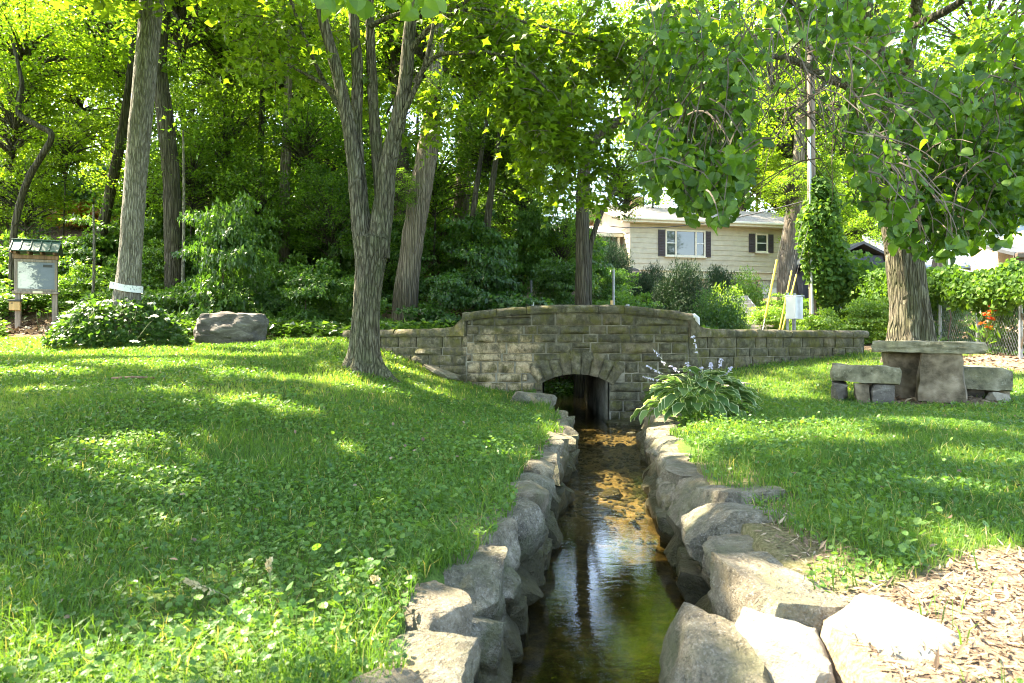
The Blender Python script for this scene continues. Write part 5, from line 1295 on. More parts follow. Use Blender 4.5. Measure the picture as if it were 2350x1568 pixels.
wood_tree('woodland_tree', [(1812, 720, 26, 58), (1806, 640, 26, 46), (1812, 560, 26, 42), (1822, 500, 26, 44), (1830, 420, 26, 34), (1835, 320, 26, 28), (1840, 200, 26, 20)], [(2, 1820, 300, 27, .75, YEL), (1, 1780, 180, 28, .9, MID), (3, 1870, 420, 26.5, .45, MID), (3, 1812, 430, 25, .40, YEL)], 'pale furrowed trunk in front of the right end of the beige house', 'bark_pale', 9, None, 24)
wood_tree('woodland_tree', [(2150, 640, 24, 34), (2155, 590, 24, 30), (2160, 520, 24, 26)], [(0, 2170, 380, 25, .7, MID)], 'short trunk between the big linden and the metal roof', 'bark_pale', 10)
wood_tree('woodland_tree', [(652, 640, 19, 28), (652, 500, 19, 26), (655, 380, 19, 25), (660, 250, 19, 20), (665, 60, 19, 14)], [(1, 660, 60, 20.5, .7, MID)], 'grey trunk with peeling bark in the dark wood left of the maple', 'bark_pale', 11)
wood_tree('woodland_tree', [(590, 620, 20, 20), (592, 480, 20, 18), (598, 340, 20, 16), (604, 180, 20, 12), (610, 20, 20, 9)], [(0, 590, 40, 21.5, .6, MID)], 'thin dark trunk below the glimpsed red brown house', 'bark_dark', 12)
wood_tree('woodland_tree', [(1675, 560, 48, 18), (1676, 470, 48, 17), (1678, 400, 48, 14)], [(0, 1670, 330, 49, 1.1, YEL)], 'left of two dark trunks behind the beige house roof', 'bark_dark', 13)
wood_tree('woodland_tree', [(1700, 560, 50, 22), (1704, 470, 50, 20), (1712, 390, 50, 15)], [(2, 1730, 330, 51, 1.1, MID)], 'right of two dark trunks behind the beige house roof', 'bark_dark', 14)
for k, (px, w_) in enumerate(((1095, 14), (1130, 17))):
    wood_tree('woodland_tree', [(px - 20, 620, 18.5, w_ * 1.2), (px - 8, 480, 18.5, w_), (px + 6, 380, 18.6, w_ * .8), (px + 26, 250, 18.7, w_ * .6)], [(3, px + 30, 330, 19.5, .5, MID)], ['thin slanting trunk right of the dead snag', 'second thin slanting trunk right of the dead snag'][k], 'bark_dark', 15 + k)
# background crowns filling the slope
r_ = np.random.default_rng(44); k = 0
ANCH = [(70, 'the notice board'), (300, 'the grey banded trunk'), (530, 'the dark boulder'), (840, 'the many-stemmed maple'), (1062, 'the dead snag'), (1336, 'the trunk behind the bridge'), (1500, 'the beige house corner'), (1688, 'the beige house roof'), (1868, 'the utility pole'), (2085, 'the linden trunk'), (2250, 'the metal roof')]
_used = set()
def place_label(px, py, Y, colr, what='tree crown'):
    a = min(ANCH, key=lambda q: abs(q[0] - px)); d = px - a[0]
    rel = 'straight above' if abs(d) < 22 else ('up to the left of' if d < 0 else 'up to the right of')
    if what != 'tree crown': rel = 'behind' if abs(d) < 22 else ('left of' if d < 0 else 'right of')
    tone = 'yellow green' if colr[0] > 1.4 else ('mid green' if colr[0] > 1.1 else ('dark green' if colr[0] > .85 else 'deep shaded'))
    tier = 'topmost' if py < 70 else ('high' if py < 210 else ('middle height' if py < 360 else 'low'))
    for dist in ('', 'nearer ', 'farther ', 'larger ', 'thinner ', 'second '):
        s_ = (dist + tone + ' ' + (tier + ' ' if what == 'tree crown' else '') + what + ' ' + rel + ' ' + a[1])
        if s_ not in _used: break
    _used.add(s_); return s_
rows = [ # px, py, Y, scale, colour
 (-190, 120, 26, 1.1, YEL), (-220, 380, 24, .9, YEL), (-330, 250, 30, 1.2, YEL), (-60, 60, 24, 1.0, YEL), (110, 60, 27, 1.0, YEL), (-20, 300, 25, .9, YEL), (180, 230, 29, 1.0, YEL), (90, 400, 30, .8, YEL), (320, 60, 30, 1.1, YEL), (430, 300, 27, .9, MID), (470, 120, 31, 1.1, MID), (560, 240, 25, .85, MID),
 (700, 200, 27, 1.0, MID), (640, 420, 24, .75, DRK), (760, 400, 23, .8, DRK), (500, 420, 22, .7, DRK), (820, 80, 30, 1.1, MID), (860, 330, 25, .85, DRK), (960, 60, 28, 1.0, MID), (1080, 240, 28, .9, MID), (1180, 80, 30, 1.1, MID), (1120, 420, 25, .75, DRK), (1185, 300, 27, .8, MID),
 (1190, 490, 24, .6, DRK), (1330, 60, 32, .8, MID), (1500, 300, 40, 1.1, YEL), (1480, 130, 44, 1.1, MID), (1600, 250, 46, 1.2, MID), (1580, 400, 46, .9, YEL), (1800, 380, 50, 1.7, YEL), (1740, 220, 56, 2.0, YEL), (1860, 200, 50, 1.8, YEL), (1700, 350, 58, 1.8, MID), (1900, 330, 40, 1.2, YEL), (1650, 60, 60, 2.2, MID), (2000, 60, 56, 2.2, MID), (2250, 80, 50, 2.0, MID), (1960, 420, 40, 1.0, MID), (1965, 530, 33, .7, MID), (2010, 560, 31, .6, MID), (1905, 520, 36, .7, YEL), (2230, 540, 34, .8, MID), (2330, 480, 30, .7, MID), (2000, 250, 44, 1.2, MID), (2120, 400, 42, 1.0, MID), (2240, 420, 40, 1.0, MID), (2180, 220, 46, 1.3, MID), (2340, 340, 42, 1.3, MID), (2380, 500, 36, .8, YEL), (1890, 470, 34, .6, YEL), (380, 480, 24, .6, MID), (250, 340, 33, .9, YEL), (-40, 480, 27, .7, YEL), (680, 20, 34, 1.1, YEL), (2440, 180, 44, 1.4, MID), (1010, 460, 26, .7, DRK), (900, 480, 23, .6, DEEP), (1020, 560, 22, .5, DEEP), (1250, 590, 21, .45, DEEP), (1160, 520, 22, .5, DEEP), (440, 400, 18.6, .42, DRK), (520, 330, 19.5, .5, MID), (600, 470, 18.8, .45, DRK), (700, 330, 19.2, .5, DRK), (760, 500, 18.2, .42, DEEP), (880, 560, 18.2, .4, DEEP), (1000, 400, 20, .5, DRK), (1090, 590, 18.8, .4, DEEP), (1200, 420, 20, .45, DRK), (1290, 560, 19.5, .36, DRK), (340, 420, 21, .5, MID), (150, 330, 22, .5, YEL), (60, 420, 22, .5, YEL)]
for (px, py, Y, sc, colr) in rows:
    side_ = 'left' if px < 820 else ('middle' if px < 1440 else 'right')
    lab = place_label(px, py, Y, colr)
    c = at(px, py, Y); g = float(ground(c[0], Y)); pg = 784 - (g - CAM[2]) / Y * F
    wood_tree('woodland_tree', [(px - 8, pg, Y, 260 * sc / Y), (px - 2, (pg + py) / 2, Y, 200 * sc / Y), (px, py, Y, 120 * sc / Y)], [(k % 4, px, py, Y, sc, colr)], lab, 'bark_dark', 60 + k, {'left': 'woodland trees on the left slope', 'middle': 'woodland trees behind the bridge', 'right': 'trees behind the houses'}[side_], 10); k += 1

# ---- shrubs
NEED = (np.array([[0, 0, 0], [.10, .35, .02], [0, 1, .0], [-.10, .35, .02]]), np.array([[0, 1, 2], [0, 2, 3]]))
def shrub_proto(seed, n, size, mat, tmpl, up=.4, droop=.1, shell=.35, flat=.75, nbump=26, layered=False):
    r = np.random.default_rng(seed); cl_ = norm(r.normal(size=(nbump, 3))) * (r.uniform(.25, 1.05, nbump) if layered else r.uniform(.35, .8, nbump))[:, None]; cl_[:, 2] = np.abs(cl_[:, 2]) * 1.1 - .15
    k = r.integers(0, nbump, n); P = cl_[k] + norm(r.normal(size=(n, 3))) * (r.uniform(shell, 1, n) ** .6)[:, None] * .36
    if layered:                                    # flat tiers of leaves on spreading twigs
        nbump_r = r.uniform(.16, .46, nbump); a_ = r.uniform(0, 2 * np.pi, n); q_ = np.sqrt(r.uniform(0, 1, n)) * nbump_r[k]
        P = cl_[k] + np.stack([np.cos(a_) * q_, np.sin(a_) * q_, r.normal(0, .035, n) - q_ * .25], -1)
    P = P[P[:, 2] > -.30]; P[:, 2] = (P[:, 2] + .25) * flat; D = norm(P - np.array([0, 0, .1])) * (.8 if tmpl is NEED or tmpl is KITE else .45) + r.normal(0, .55, P.shape); D[:, 2] += (.1 if tmpl is NEED else -.35) - droop; Nn = norm(P * .8 + r.normal(0, .5, P.shape)); Nn[:, 2] += up
    V, Fc = leaf_geo(P, norm(D), norm(Nn), size * r.uniform(.6, 1.3, len(P)), tmpl); t = np.clip(r.uniform(.1, .9, nbump)[k[:len(P)]] + r.normal(0, .2, len(P)), 0, 1)
    return mesh_np('shrub_leaves', V, Fc, mat, False, np.repeat(t, len(tmpl[1])))
_NEED = (np.array([[0, 0, 0], [.10, .35, .02], [0, 1, .0], [-.10, .35, .02]]), np.array([[0, 1, 2], [0, 2, 3]]))
SP = {'leafy': shrub_proto(301, 6000, .075, M['leaf_shrub'], KITE, .8, .1, .35, .8, 60, True), 'maple': shrub_proto(302, 4200, .095, M['leaf_shrub'], MAPLE, 1.0, .1, .35, .8, 48, True), 'yew': shrub_proto(303, 18000, .075, M['needle'], NEED, .2, 0, .2, .9), 'box': shrub_proto(304, 6500, .065, M['leaf_shrub'], KITE, .3, 0, .55, .85, 40)}
MB().tube(np.array([[0, 0, -.2], [.02, 0, .25], [.0, .02, .5]]), [.035, .025, .012], 6).build('tmp_stem', M['twig'], None); STEM = bpy.data.objects['tmp_stem'].data; bpy.data.objects.remove(bpy.data.objects['tmp_stem'])
_sh = 0
def shrub(name, kind, px, pybase, Y, wpx, hpx, colr, label, group=None, cat='shrub'):
    global _sh; _sh += 1
    c = at(px, pybase, Y); g = float(ground(c[0], Y)); c[2] = g if abs(c[2] - g) < 1.2 else c[2]
    t = thing(name, tuple(c), label, cat, group); w_ = wpx / F * Y / 2; h = (at(px, pybase - hpx, Y)[2] - c[2])
    ns = max(1, int(math.ceil(h / (w_ * 1.35)))) if kind in ('maple', 'leafy') else 1
    for q in range(ns):
        o = link('foliage', SP[kind], t, ((.5 * w_ * math.sin(_sh * 2.1 + q * 2.4), .4 * w_ * math.cos(_sh * 1.3 + q), h / ns * q * .9) if q else (0, 0, 0))); k_ = (1 - .16 * q) * (.8 + .4 * ((_sh * 13 + q * 7) % 10) / 9); o.scale = (w_ * k_, w_ * k_, h / ns / (.95 if kind != 'yew' else 1.05) * (1.25 if ns > 1 else 1)); o.rotation_euler = (0, 0, _sh * 1.7 + q); o.color = colr; o["kind"] = 'stuff'
    s_ = link('stem', STEM, t); s_.scale = (w_, w_, h); return t
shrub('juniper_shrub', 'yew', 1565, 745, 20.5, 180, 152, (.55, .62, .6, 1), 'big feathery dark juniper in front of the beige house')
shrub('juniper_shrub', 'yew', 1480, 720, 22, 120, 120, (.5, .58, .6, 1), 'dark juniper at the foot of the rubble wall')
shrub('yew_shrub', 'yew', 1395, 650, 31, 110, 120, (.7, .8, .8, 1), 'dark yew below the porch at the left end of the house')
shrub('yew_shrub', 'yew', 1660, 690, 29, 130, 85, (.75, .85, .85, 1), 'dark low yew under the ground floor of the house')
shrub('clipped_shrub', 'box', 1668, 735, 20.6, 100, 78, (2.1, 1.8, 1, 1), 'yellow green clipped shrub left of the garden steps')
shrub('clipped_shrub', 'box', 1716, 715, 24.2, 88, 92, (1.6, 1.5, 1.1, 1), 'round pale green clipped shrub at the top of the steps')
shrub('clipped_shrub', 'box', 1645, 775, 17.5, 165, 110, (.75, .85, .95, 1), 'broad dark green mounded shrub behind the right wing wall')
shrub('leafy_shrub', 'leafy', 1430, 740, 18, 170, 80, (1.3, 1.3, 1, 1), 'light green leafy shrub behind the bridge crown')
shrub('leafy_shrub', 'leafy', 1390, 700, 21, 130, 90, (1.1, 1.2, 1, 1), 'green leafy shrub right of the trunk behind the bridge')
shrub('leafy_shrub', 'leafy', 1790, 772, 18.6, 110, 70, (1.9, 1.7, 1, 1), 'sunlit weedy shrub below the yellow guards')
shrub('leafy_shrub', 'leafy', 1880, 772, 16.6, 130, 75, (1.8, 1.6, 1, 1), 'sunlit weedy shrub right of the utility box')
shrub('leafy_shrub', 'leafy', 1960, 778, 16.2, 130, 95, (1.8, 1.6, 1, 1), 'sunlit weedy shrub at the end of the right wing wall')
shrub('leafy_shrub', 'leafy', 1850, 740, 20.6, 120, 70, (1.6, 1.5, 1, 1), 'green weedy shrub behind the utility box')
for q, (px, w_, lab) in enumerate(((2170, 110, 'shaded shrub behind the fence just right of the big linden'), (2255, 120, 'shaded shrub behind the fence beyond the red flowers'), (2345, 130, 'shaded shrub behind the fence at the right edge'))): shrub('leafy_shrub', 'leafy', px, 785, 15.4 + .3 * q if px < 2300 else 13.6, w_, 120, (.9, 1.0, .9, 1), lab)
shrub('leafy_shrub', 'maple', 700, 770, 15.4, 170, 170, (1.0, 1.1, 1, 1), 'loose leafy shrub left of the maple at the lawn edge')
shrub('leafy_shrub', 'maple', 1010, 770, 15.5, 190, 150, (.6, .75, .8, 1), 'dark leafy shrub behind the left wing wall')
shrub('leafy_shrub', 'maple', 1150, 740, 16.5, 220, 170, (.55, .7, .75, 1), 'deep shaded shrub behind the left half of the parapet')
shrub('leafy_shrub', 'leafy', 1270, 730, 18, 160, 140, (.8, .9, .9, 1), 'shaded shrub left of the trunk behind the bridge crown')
shrub('maple_sapling', 'maple', 510, 700, 15.8, 250, 240, (.9, 1.0, .95, 1), 'spreading young maple behind the dark boulder', None, 'tree')
shrub('orange_shrub', 'maple', 205, 500, 25.5, 130, 95, (1, 1, 1, 1), 'orange leaved japanese maple shrub on the slope at the left')
ob = bpy.data.objects[thing.__name__] if False else None
os_ = [o for o in col.objects if o.name.startswith('orange_shrub')][0].children[0]; os_.data = os_.data.copy(); os_.data.materials.clear(); os_.data.materials.append(M['leaf_orange'])
und = [(60, 745, 17.5, 210, 110), (170, 735, 18.5, 180, 150), (-30, 720, 19, 200, 170), (420, 760, 16.2, 180, 120), (590, 760, 16.6, 200, 140), (760, 760, 16.2, 140, 130), (330, 700, 18, 190, 150), (480, 690, 18.5, 210, 190), (640, 680, 18, 220, 200), (780, 660, 18.4, 190, 190), (100, 650, 20, 220, 120), (260, 650, 20, 180, 150), (900, 690, 18.6, 180, 190), (1080, 680, 19, 190, 190), (420, 600, 20.4, 190, 150), (560, 590, 20.4, 200, 160), (720, 570, 20.4, 220, 190), (860, 740, 15.6, 120, 110), (1200, 650, 19.6, 180, 180), (1300, 640, 20.4, 160, 170)]
for k, (px, py, Y, w_, h) in enumerate(und):
    shrub('undergrowth_bush', 'maple' if k % 2 else 'leafy', px, py, Y, w_, h, [(1.0, 1.1, 1.0, 1), (.8, .95, .95, 1), (1.25, 1.25, 1, 1)][k % 3] if px > 330 else (1.3, 1.3, 1, 1), place_label(px, py, Y, (.9, 1, 1) if k % 3 != 2 else (1.2, 1, 1), ('leafy' if k % 2 == 0 else 'maple leaved') + ' bush ' + ('low' if py > 720 else ('halfway' if py > 640 else 'higher')) + ' on the slope'), 'undergrowth bushes below the wood')
shrub('leafy_shrub', 'leafy', 240, 480, 27.5, 150, 100, (1.6, 1.5, 1, 1), 'bright shrub below the deck edge high on the slope')
# saplings
for px, y0_, y1_, Y, lab in ((214, 690, 470, 17, 'thin grey sapling left of the grey banded tree'), (420, 640, 300, 16.8, 'thin dark sapling right of the grey banded tree')):
    t = thing('sapling', (at(px, y0_, Y)[0], Y, float(ground(at(px, y0_, Y)[0], Y))), lab, 'tree'); limb('trunk', [(px - 1, y0_ + 25, Y, 9), (px + 2, (y0_ + y1_) / 2, Y, 7), (px, y1_, Y, 5)], M['bark_ash'], t, 8, px)
    P = np.array([at(px + rng.normal(0, 35), y1_ + rng.normal(-10, 26), Y + rng.normal(0, .3)) for _ in range(70)]); leaf_cloud('leaves', P, .12, M['leaf_vine'], t, MAPLE)
# low ground cover over the slope
hyx = ap[0]
n = 52000; yy = 13.7 + 20 * rng.uniform(0, 1, n) ** 1.6; xx = rng.uniform(-.80, .30, n) * yy; ok = ((yy > wally(xx) + .8) | ((xx < -3.3) & (yy > 13.75 + .25 * vnoise(np.stack([xx, 0 * xx, 0 * xx], -1), 3)) & (np.hypot((xx - hyx) / 1.3, (yy - 12.2) / 1.2) > 1))) & (fbm(np.stack([xx * .5, yy * .5, 0 * xx], -1), 2, 55) > -.25) & (dirt_mask(xx, yy) < .4); xx, yy = xx[ok], yy[ok]
zz = ground(xx, yy) + rng.uniform(.0, .30, len(xx)); P = np.stack([xx, yy, zz], -1)
o = leaf_cloud('ground_cover', P, .13, M['leaf_shrub'], None, KITE, .9, .1); o.color = (1.1, 1.1, .9, 1); tag(o, 'leafy ground cover carpeting the wooded slope', 'ground cover', None, 'stuff')
# ------------------------------------------------------------------ hydrangea round the banded tree
hy = thing('hydrangea_bush', at(262, 787, 12.0), 'low hydrangea bush with white flower heads round the grey banded trunk', 'bush')
r_ = np.random.default_rng(71); hc = at(262, 787, 12.05); n = 4800
th = r_.uniform(0, 2 * np.pi, n); rad = np.sqrt(r_.uniform(0.05, 1, n)); dx = np.cos(th) * rad; dy = np.sin(th) * rad
top = .80 * np.clip(1 - rad ** 3.5, 0.08, 1) * (1 + .16 * vnoise(np.stack([dx * 4, dy * 4, 0 * dx], -1), 3)) ; hz = top * np.where(r_.uniform(0, 1, n) < .6, r_.uniform(.75, 1.0, n), r_.uniform(.05, .9, n))
P = np.stack([hc[0] + dx * 1.16, hc[1] + .15 + dy * .95, 1.24 + hz], -1); D = np.stack([dx, dy, r_.normal(-.25, .3, n)], -1) + r_.normal(0, .5, (n, 3)); Nn = np.stack([dx * .6, dy * .6 - .25, np.full(n, .8)], -1) + r_.normal(0, .4, (n, 3)); S = r_.uniform(.065, .12, n); tint = r_.uniform(0, 1, n)
ctr = np.hypot(P[:, 0] - ap[0], P[:, 1] - 12.3) > .34; P, D, Nn, S, tint = P[ctr], norm(D)[ctr], norm(Nn)[ctr], S[ctr], tint[ctr]
front = np.argsort(P[:, 1] - P[:, 2] * .5 - S * 3); sel = np.zeros(len(P), bool); sel[front[:220]] = True
V, Fc = leaf_geo(P[~sel], D[~sel], Nn[~sel], S[~sel], OVAL); o = obj('foliage', V, Fc, M['leaf_shrub'], hy, False, np.repeat(tint[~sel], 6)); o["kind"] = 'stuff'; o.color = (.72, .8, .75, 1)
for k in np.where(sel)[0]:
    V, Fc = leaf_geo(P[k:k+1], D[k:k+1], Nn[k:k+1], S[k:k+1] * 1.1, OVAL); obj('leaf', V, Fc, M['leaf_shrub'], hy, False, np.full(6, tint[k])).color = (.72, .8, .75, 1)
for (px, py, w_) in ((162, 695, 12), (248, 692, 14), (207, 717, 17), (214, 712, 12), (150, 727, 16), (227, 730, 15), (349, 698, 14), (355, 727, 12), (309, 785, 13), (142, 772, 8), (182, 703, 8), (384, 733, 7), (300, 700, 9)):
    c = at(px, py, 11.1 if py > 760 else (11.4 if py > 720 else 11.8)); q = in_ball(60, r_) * np.array([1, 1, .4]) * w_ / F * 12 * .6
    q[:, 2] = np.abs(q[:, 2]); DD, NN = rand_dirs(60, .7, 0, r_); V, Fc = leaf_geo(c + q, DD, NN, np.full(60, .035), KITE); obj('flower_head', V, Fc, M['flower_white'], hy, False, np.repeat(r_.uniform(0, 1, 60), 2))
sts = sprays(np.repeat(hc[None], 50, 0) + np.stack([r_.uniform(-.8, .8, 50), r_.uniform(-.6, .8, 50), np.full(50, -.05)], -1), np.stack([r_.normal(0, .3, 50), r_.normal(0, .3, 50), np.ones(50)], -1), np.full(50, .65), 4, -.05, r_); twig_mesh('stems', sts, .008, M['stem'], hy)

# ------------------------------------------------------------------ hosta
hb = gp(1610, 968); HB = np.array([at(1606, 960, 7.7)[0], 7.7, .36])
ho = thing('hosta', HB, 'white edged hosta clump with lilac flower stalks at the stream edge', 'plant')
r_ = np.random.default_rng(81)
nu, nv = 7, 9
def hosta_leaf(base, az, length, width, pitch0, bend):
    u = np.linspace(-1, 1, nu); v = np.linspace(0, 1, nv); P_ = np.zeros((nv, 3)); ang = pitch0; p_ = np.array(base, float); d = np.array([math.cos(az), math.sin(az)])
    for k in range(nv):
        P_[k] = p_; p_ = p_ + np.array([d[0] * math.cos(ang), d[1] * math.cos(ang), math.sin(ang)]) * length / (nv - 1); ang -= bend / (nv - 1)
    side = np.array([-d[1], d[0], 0]); T_ = norm(np.gradient(P_, axis=0)); N_ = np.cross(T_, side); prof = np.sin(np.pi * np.clip(v, 0, 1) ** .72) ** .8 * (1 - .15 * v); prof[-1] = .02; prof[0] = .08
    V = np.zeros((nv, nu, 3)); E = np.zeros((nv, nu, 3))
    wav = .06 * np.sin(v * 15 + az * 7)
    for k in range(nv):
        for q in range(nu):
            V[k, q] = P_[k] + side * u[q] * prof[k] * width / 2 + N_[k] * -(abs(u[q]) ** 1.5 * prof[k] * width * .16 * -1 + wav[k] * abs(u[q]) ** 2 * width)
            E[k, q] = (max(abs(u[q]) * (.97), v[k] ** 6), v[k], 0)
    i = np.arange(nv - 1)[:, None] * nu + np.arange(nu - 1)[None]
    return V.reshape(-1, 3), np.stack([i, i + 1, i + nu + 1, i + nu], -1).reshape(-1, 4), E.reshape(-1, 3)
for k in range(125):
    az = r_.uniform(0, 2 * np.pi); ring = r_.uniform(0, 1) ** .6; rad = ring * .60; b = HB + np.array([math.cos(az) * rad * 1.05, math.sin(az) * rad * .7, .56 - .44 * ring ** 1.6 + r_.uniform(-.03, .03)])
    ln = r_.uniform(.20, .33); V, Q, E = hosta_leaf(b, az + r_.normal(0, .35), ln, ln * r_.uniform(.48, .60), .55 - ring * .95 + r_.normal(0, .15), r_.uniform(.5, 1.1)); obj('leaf', V, Q, M['hosta'], ho, True, None, None, E)
for (x0, y0_, x1, y1_) in ((1560, 905, 1500, 800), (1570, 900, 1486, 838), (1580, 890, 1540, 838), (1590, 890, 1576, 830), (1610, 880, 1590, 770), (1600, 880, 1608, 842), (1640, 880, 1655, 822), (1650, 890, 1677, 840), (1560, 900, 1476, 862), (1625, 890, 1632, 830), (1640, 900, 1664, 858)):
    a = at(x0, y0_, 7.7); b = at(x1, y1_, 7.6); mid = (a + b) / 2 + np.array([.01, 0, .03]); cur = catmull(np.array([a, mid, b]), 8)
    sk = MB().tube(cur, .0045, 5).build('flower_stalk', M['stem'], ho)
    tt = catmull(np.array([a, mid, b]), 60)[36:]; pick = tt[r_.integers(0, len(tt), 20)]; DD = np.stack([r_.normal(0, .8, 20), r_.normal(-.2, .6, 20), np.full(20, -.8)], -1); NN = norm(r_.normal(size=(20, 3)))
    V, Fc = leaf_geo(pick, norm(DD), NN, r_.uniform(.022, .040, 20), KITE); obj('flowers', V, Fc, M['flower_lilac'], sk, False, np.repeat(r_.uniform(0, 1, 20), 2))["kind"] = 'stuff'
# fine leaved tuft at its left
tg = thing('grass_tuft', (2.02, 8.75, .3), 'fine yellow green grass tuft hanging over the bank left of the hosta', 'grass')
n = 150; sp = sprays(np.array([2.12, 8.8, .52]) + r_.normal(0, .08, (n, 3)), r_.normal(0, .5, (n, 3)) + np.array([-.3, -.2, 1.0]), r_.uniform(.25, .5, n), 6, .34, r_)
wd = np.array([.006, .002, 0]); V = np.stack([sp - wd, sp + wd], 2); K = sp.shape[1]; a = (np.arange(n) * K * 2)[:, None] + (np.arange(K - 1) * 2)[None]; Q = np.stack([a, a + 1, a + 3, a + 2], -1).reshape(-1, 4)
obj('blades', V.reshape(-1, 3), Q, M['leaf_vine'], tg, False, r_.uniform(0, 1, len(Q)))["kind"] = 'stuff'

# ------------------------------------------------------------------ vines on the fence and on the pole
def vine(label, P, size, tmpl, par_loc, tint=None, mat='leaf_vine', face=(-.2, -.6, .7)):
    v = thing('climbing_vine', par_loc, label, 'vine'); n = len(P); D = r_.normal(0, .6, (n, 3)); D[:, 2] -= .8; Nn = r_.normal(0, .45, (n, 3)) + np.array(face)
    V, Fc = leaf_geo(P, norm(D), norm(Nn), size * r_.uniform(.55, 1.3, n), tmpl); t_ = r_.uniform(0, 1, n) if tint is None else tint
    obj('foliage', V, Fc, M[mat], v, False, np.repeat(t_, len(tmpl[1])))["kind"] = 'stuff'; return v
n = 14000; tt = r_.uniform(0.0, 1.0, n) ; base = FA[None] * (1 - tt[:, None]) + FB[None] * tt[:, None]; g = ground(base[:, 0], base[:, 1])
topz = 1.72 + .16 * vnoise(np.stack([tt * 22, 0 * tt, 0 * tt], -1), 3); lowz = np.interp(tt, [0, .3, .45, .55, .7, .85, 1], [-.1, .0, .15, .75, .95, 1.0, 1.05]) + .2 * vnoise(np.stack([tt * 30, 0 * tt, 0 * tt], -1), 7)
zz = lowz + (topz - lowz) * r_.uniform(0, 1, n) ** .75; thick = .30 * np.sin(np.clip((zz - lowz) / np.maximum(topz - lowz, .1), 0, 1) * np.pi) + .10
dirf = norm((FB - FA)[None])[0]; nf = np.array([-dirf[1], dirf[0], 0]); nf = nf if nf[1] < 0 else -nf
P = np.stack([base[:, 0], base[:, 1], g + zz], -1) + nf[None] * (r_.uniform(-.8, 1, n) * thick)[:, None] + r_.normal(0, .03, (n, 3))
vf = vine('dense grape vine spilling over the chain link fence at the right', P, .105, OVAL, (9.5, 13.6, 1.2))
for k in range(7):
    t_ = .05 + .14 * k; MB().tube(np.array([fence_pt(t_, -.05), fence_pt(t_ + .02, .6), fence_pt(t_ - .01, 1.2), fence_pt(t_ + .05, 1.6)]), .018, 5).build('stem', M['twig'], vf)
n = 7000; hzv = r_.uniform(0, 1, n); z_ = 1.6 + hzv * 4.3; prof = np.interp(hzv, [0, .12, .3, .55, .8, 1], [.10, .2, .42, .55, .48, .15]); th = r_.uniform(0, 2 * np.pi, n); rr = prof * np.sqrt(r_.uniform(.3, 1, n)) * (1 + .35 * vnoise(np.stack([np.cos(th) * 2, np.sin(th) * 2, z_ * 1.5], -1), 5))
cxp = UP[0] + .45 - .25 * hzv; P = np.stack([cxp + np.cos(th) * rr * 1.1, 19.1 + np.sin(th) * rr, z_], -1)
vp = vine('tall column of climbing vines swallowing the utility pole', P, .14, OVAL, (UP[0] + .3, 19.1, 1.5), None, 'leaf_vine', (-.1, -.5, .8))
n = 1500; P = np.stack([r_.uniform(9.2, 11.0, n), r_.uniform(18.2, 19.4, n), 0 * np.zeros(n)], -1); hh = np.interp(P[:, 0], [9.2, 9.8, 11.0], [2.6, 2.2, 1.2]); P[:, 2] = 1.4 + r_.uniform(0, 1, n) * hh
vine('bank of vines sloping down from the utility pole to the fence', P, .15, HEART, (10, 18.8, 1.5))
MB().tube(np.array([[UP[0] + .15, 19.05, 1.3], [UP[0] + .22, 19.0, 2.8], [UP[0] + .05, 19.0, 4.2], [UP[0] + .2, 19.0, 5.4]]), .03, 6).build('stem', M['twig'], vp)
# red and orange lilies by the fence
ly = thing('lily_plant', at(2262, 780, 13.6), 'red and orange flowers in front of the fence right of the big tree', 'plant')
for (px, py) in ((2271, 705), (2277, 715), (2264, 722), (2255, 742), (2270, 752), (2273, 733)):
    c = at(px, py, 13.4); DD, NN = rand_dirs(7, .3, -.3, r_); V, Fc = leaf_geo(np.repeat(c[None], 7, 0), DD, NN, np.full(7, .09), KITE); obj('flower', V, Fc, M['flower_orange'], ly, False, np.repeat(r_.uniform(0, 1, 7), 2)); MB().tube(np.array([at(2264, 785, 13.5), (at(2264, 785, 13.5) + c) / 2 + [.01, 0, .02], c]), .006, 4).build('stem', M['stem'], ly)
P = at(2264, 775, 13.5) + r_.normal(0, .12, (70, 3)); leaf_cloud('leaves', P, .2, M['leaf_vine'], ly, NEED, 0, -.8)

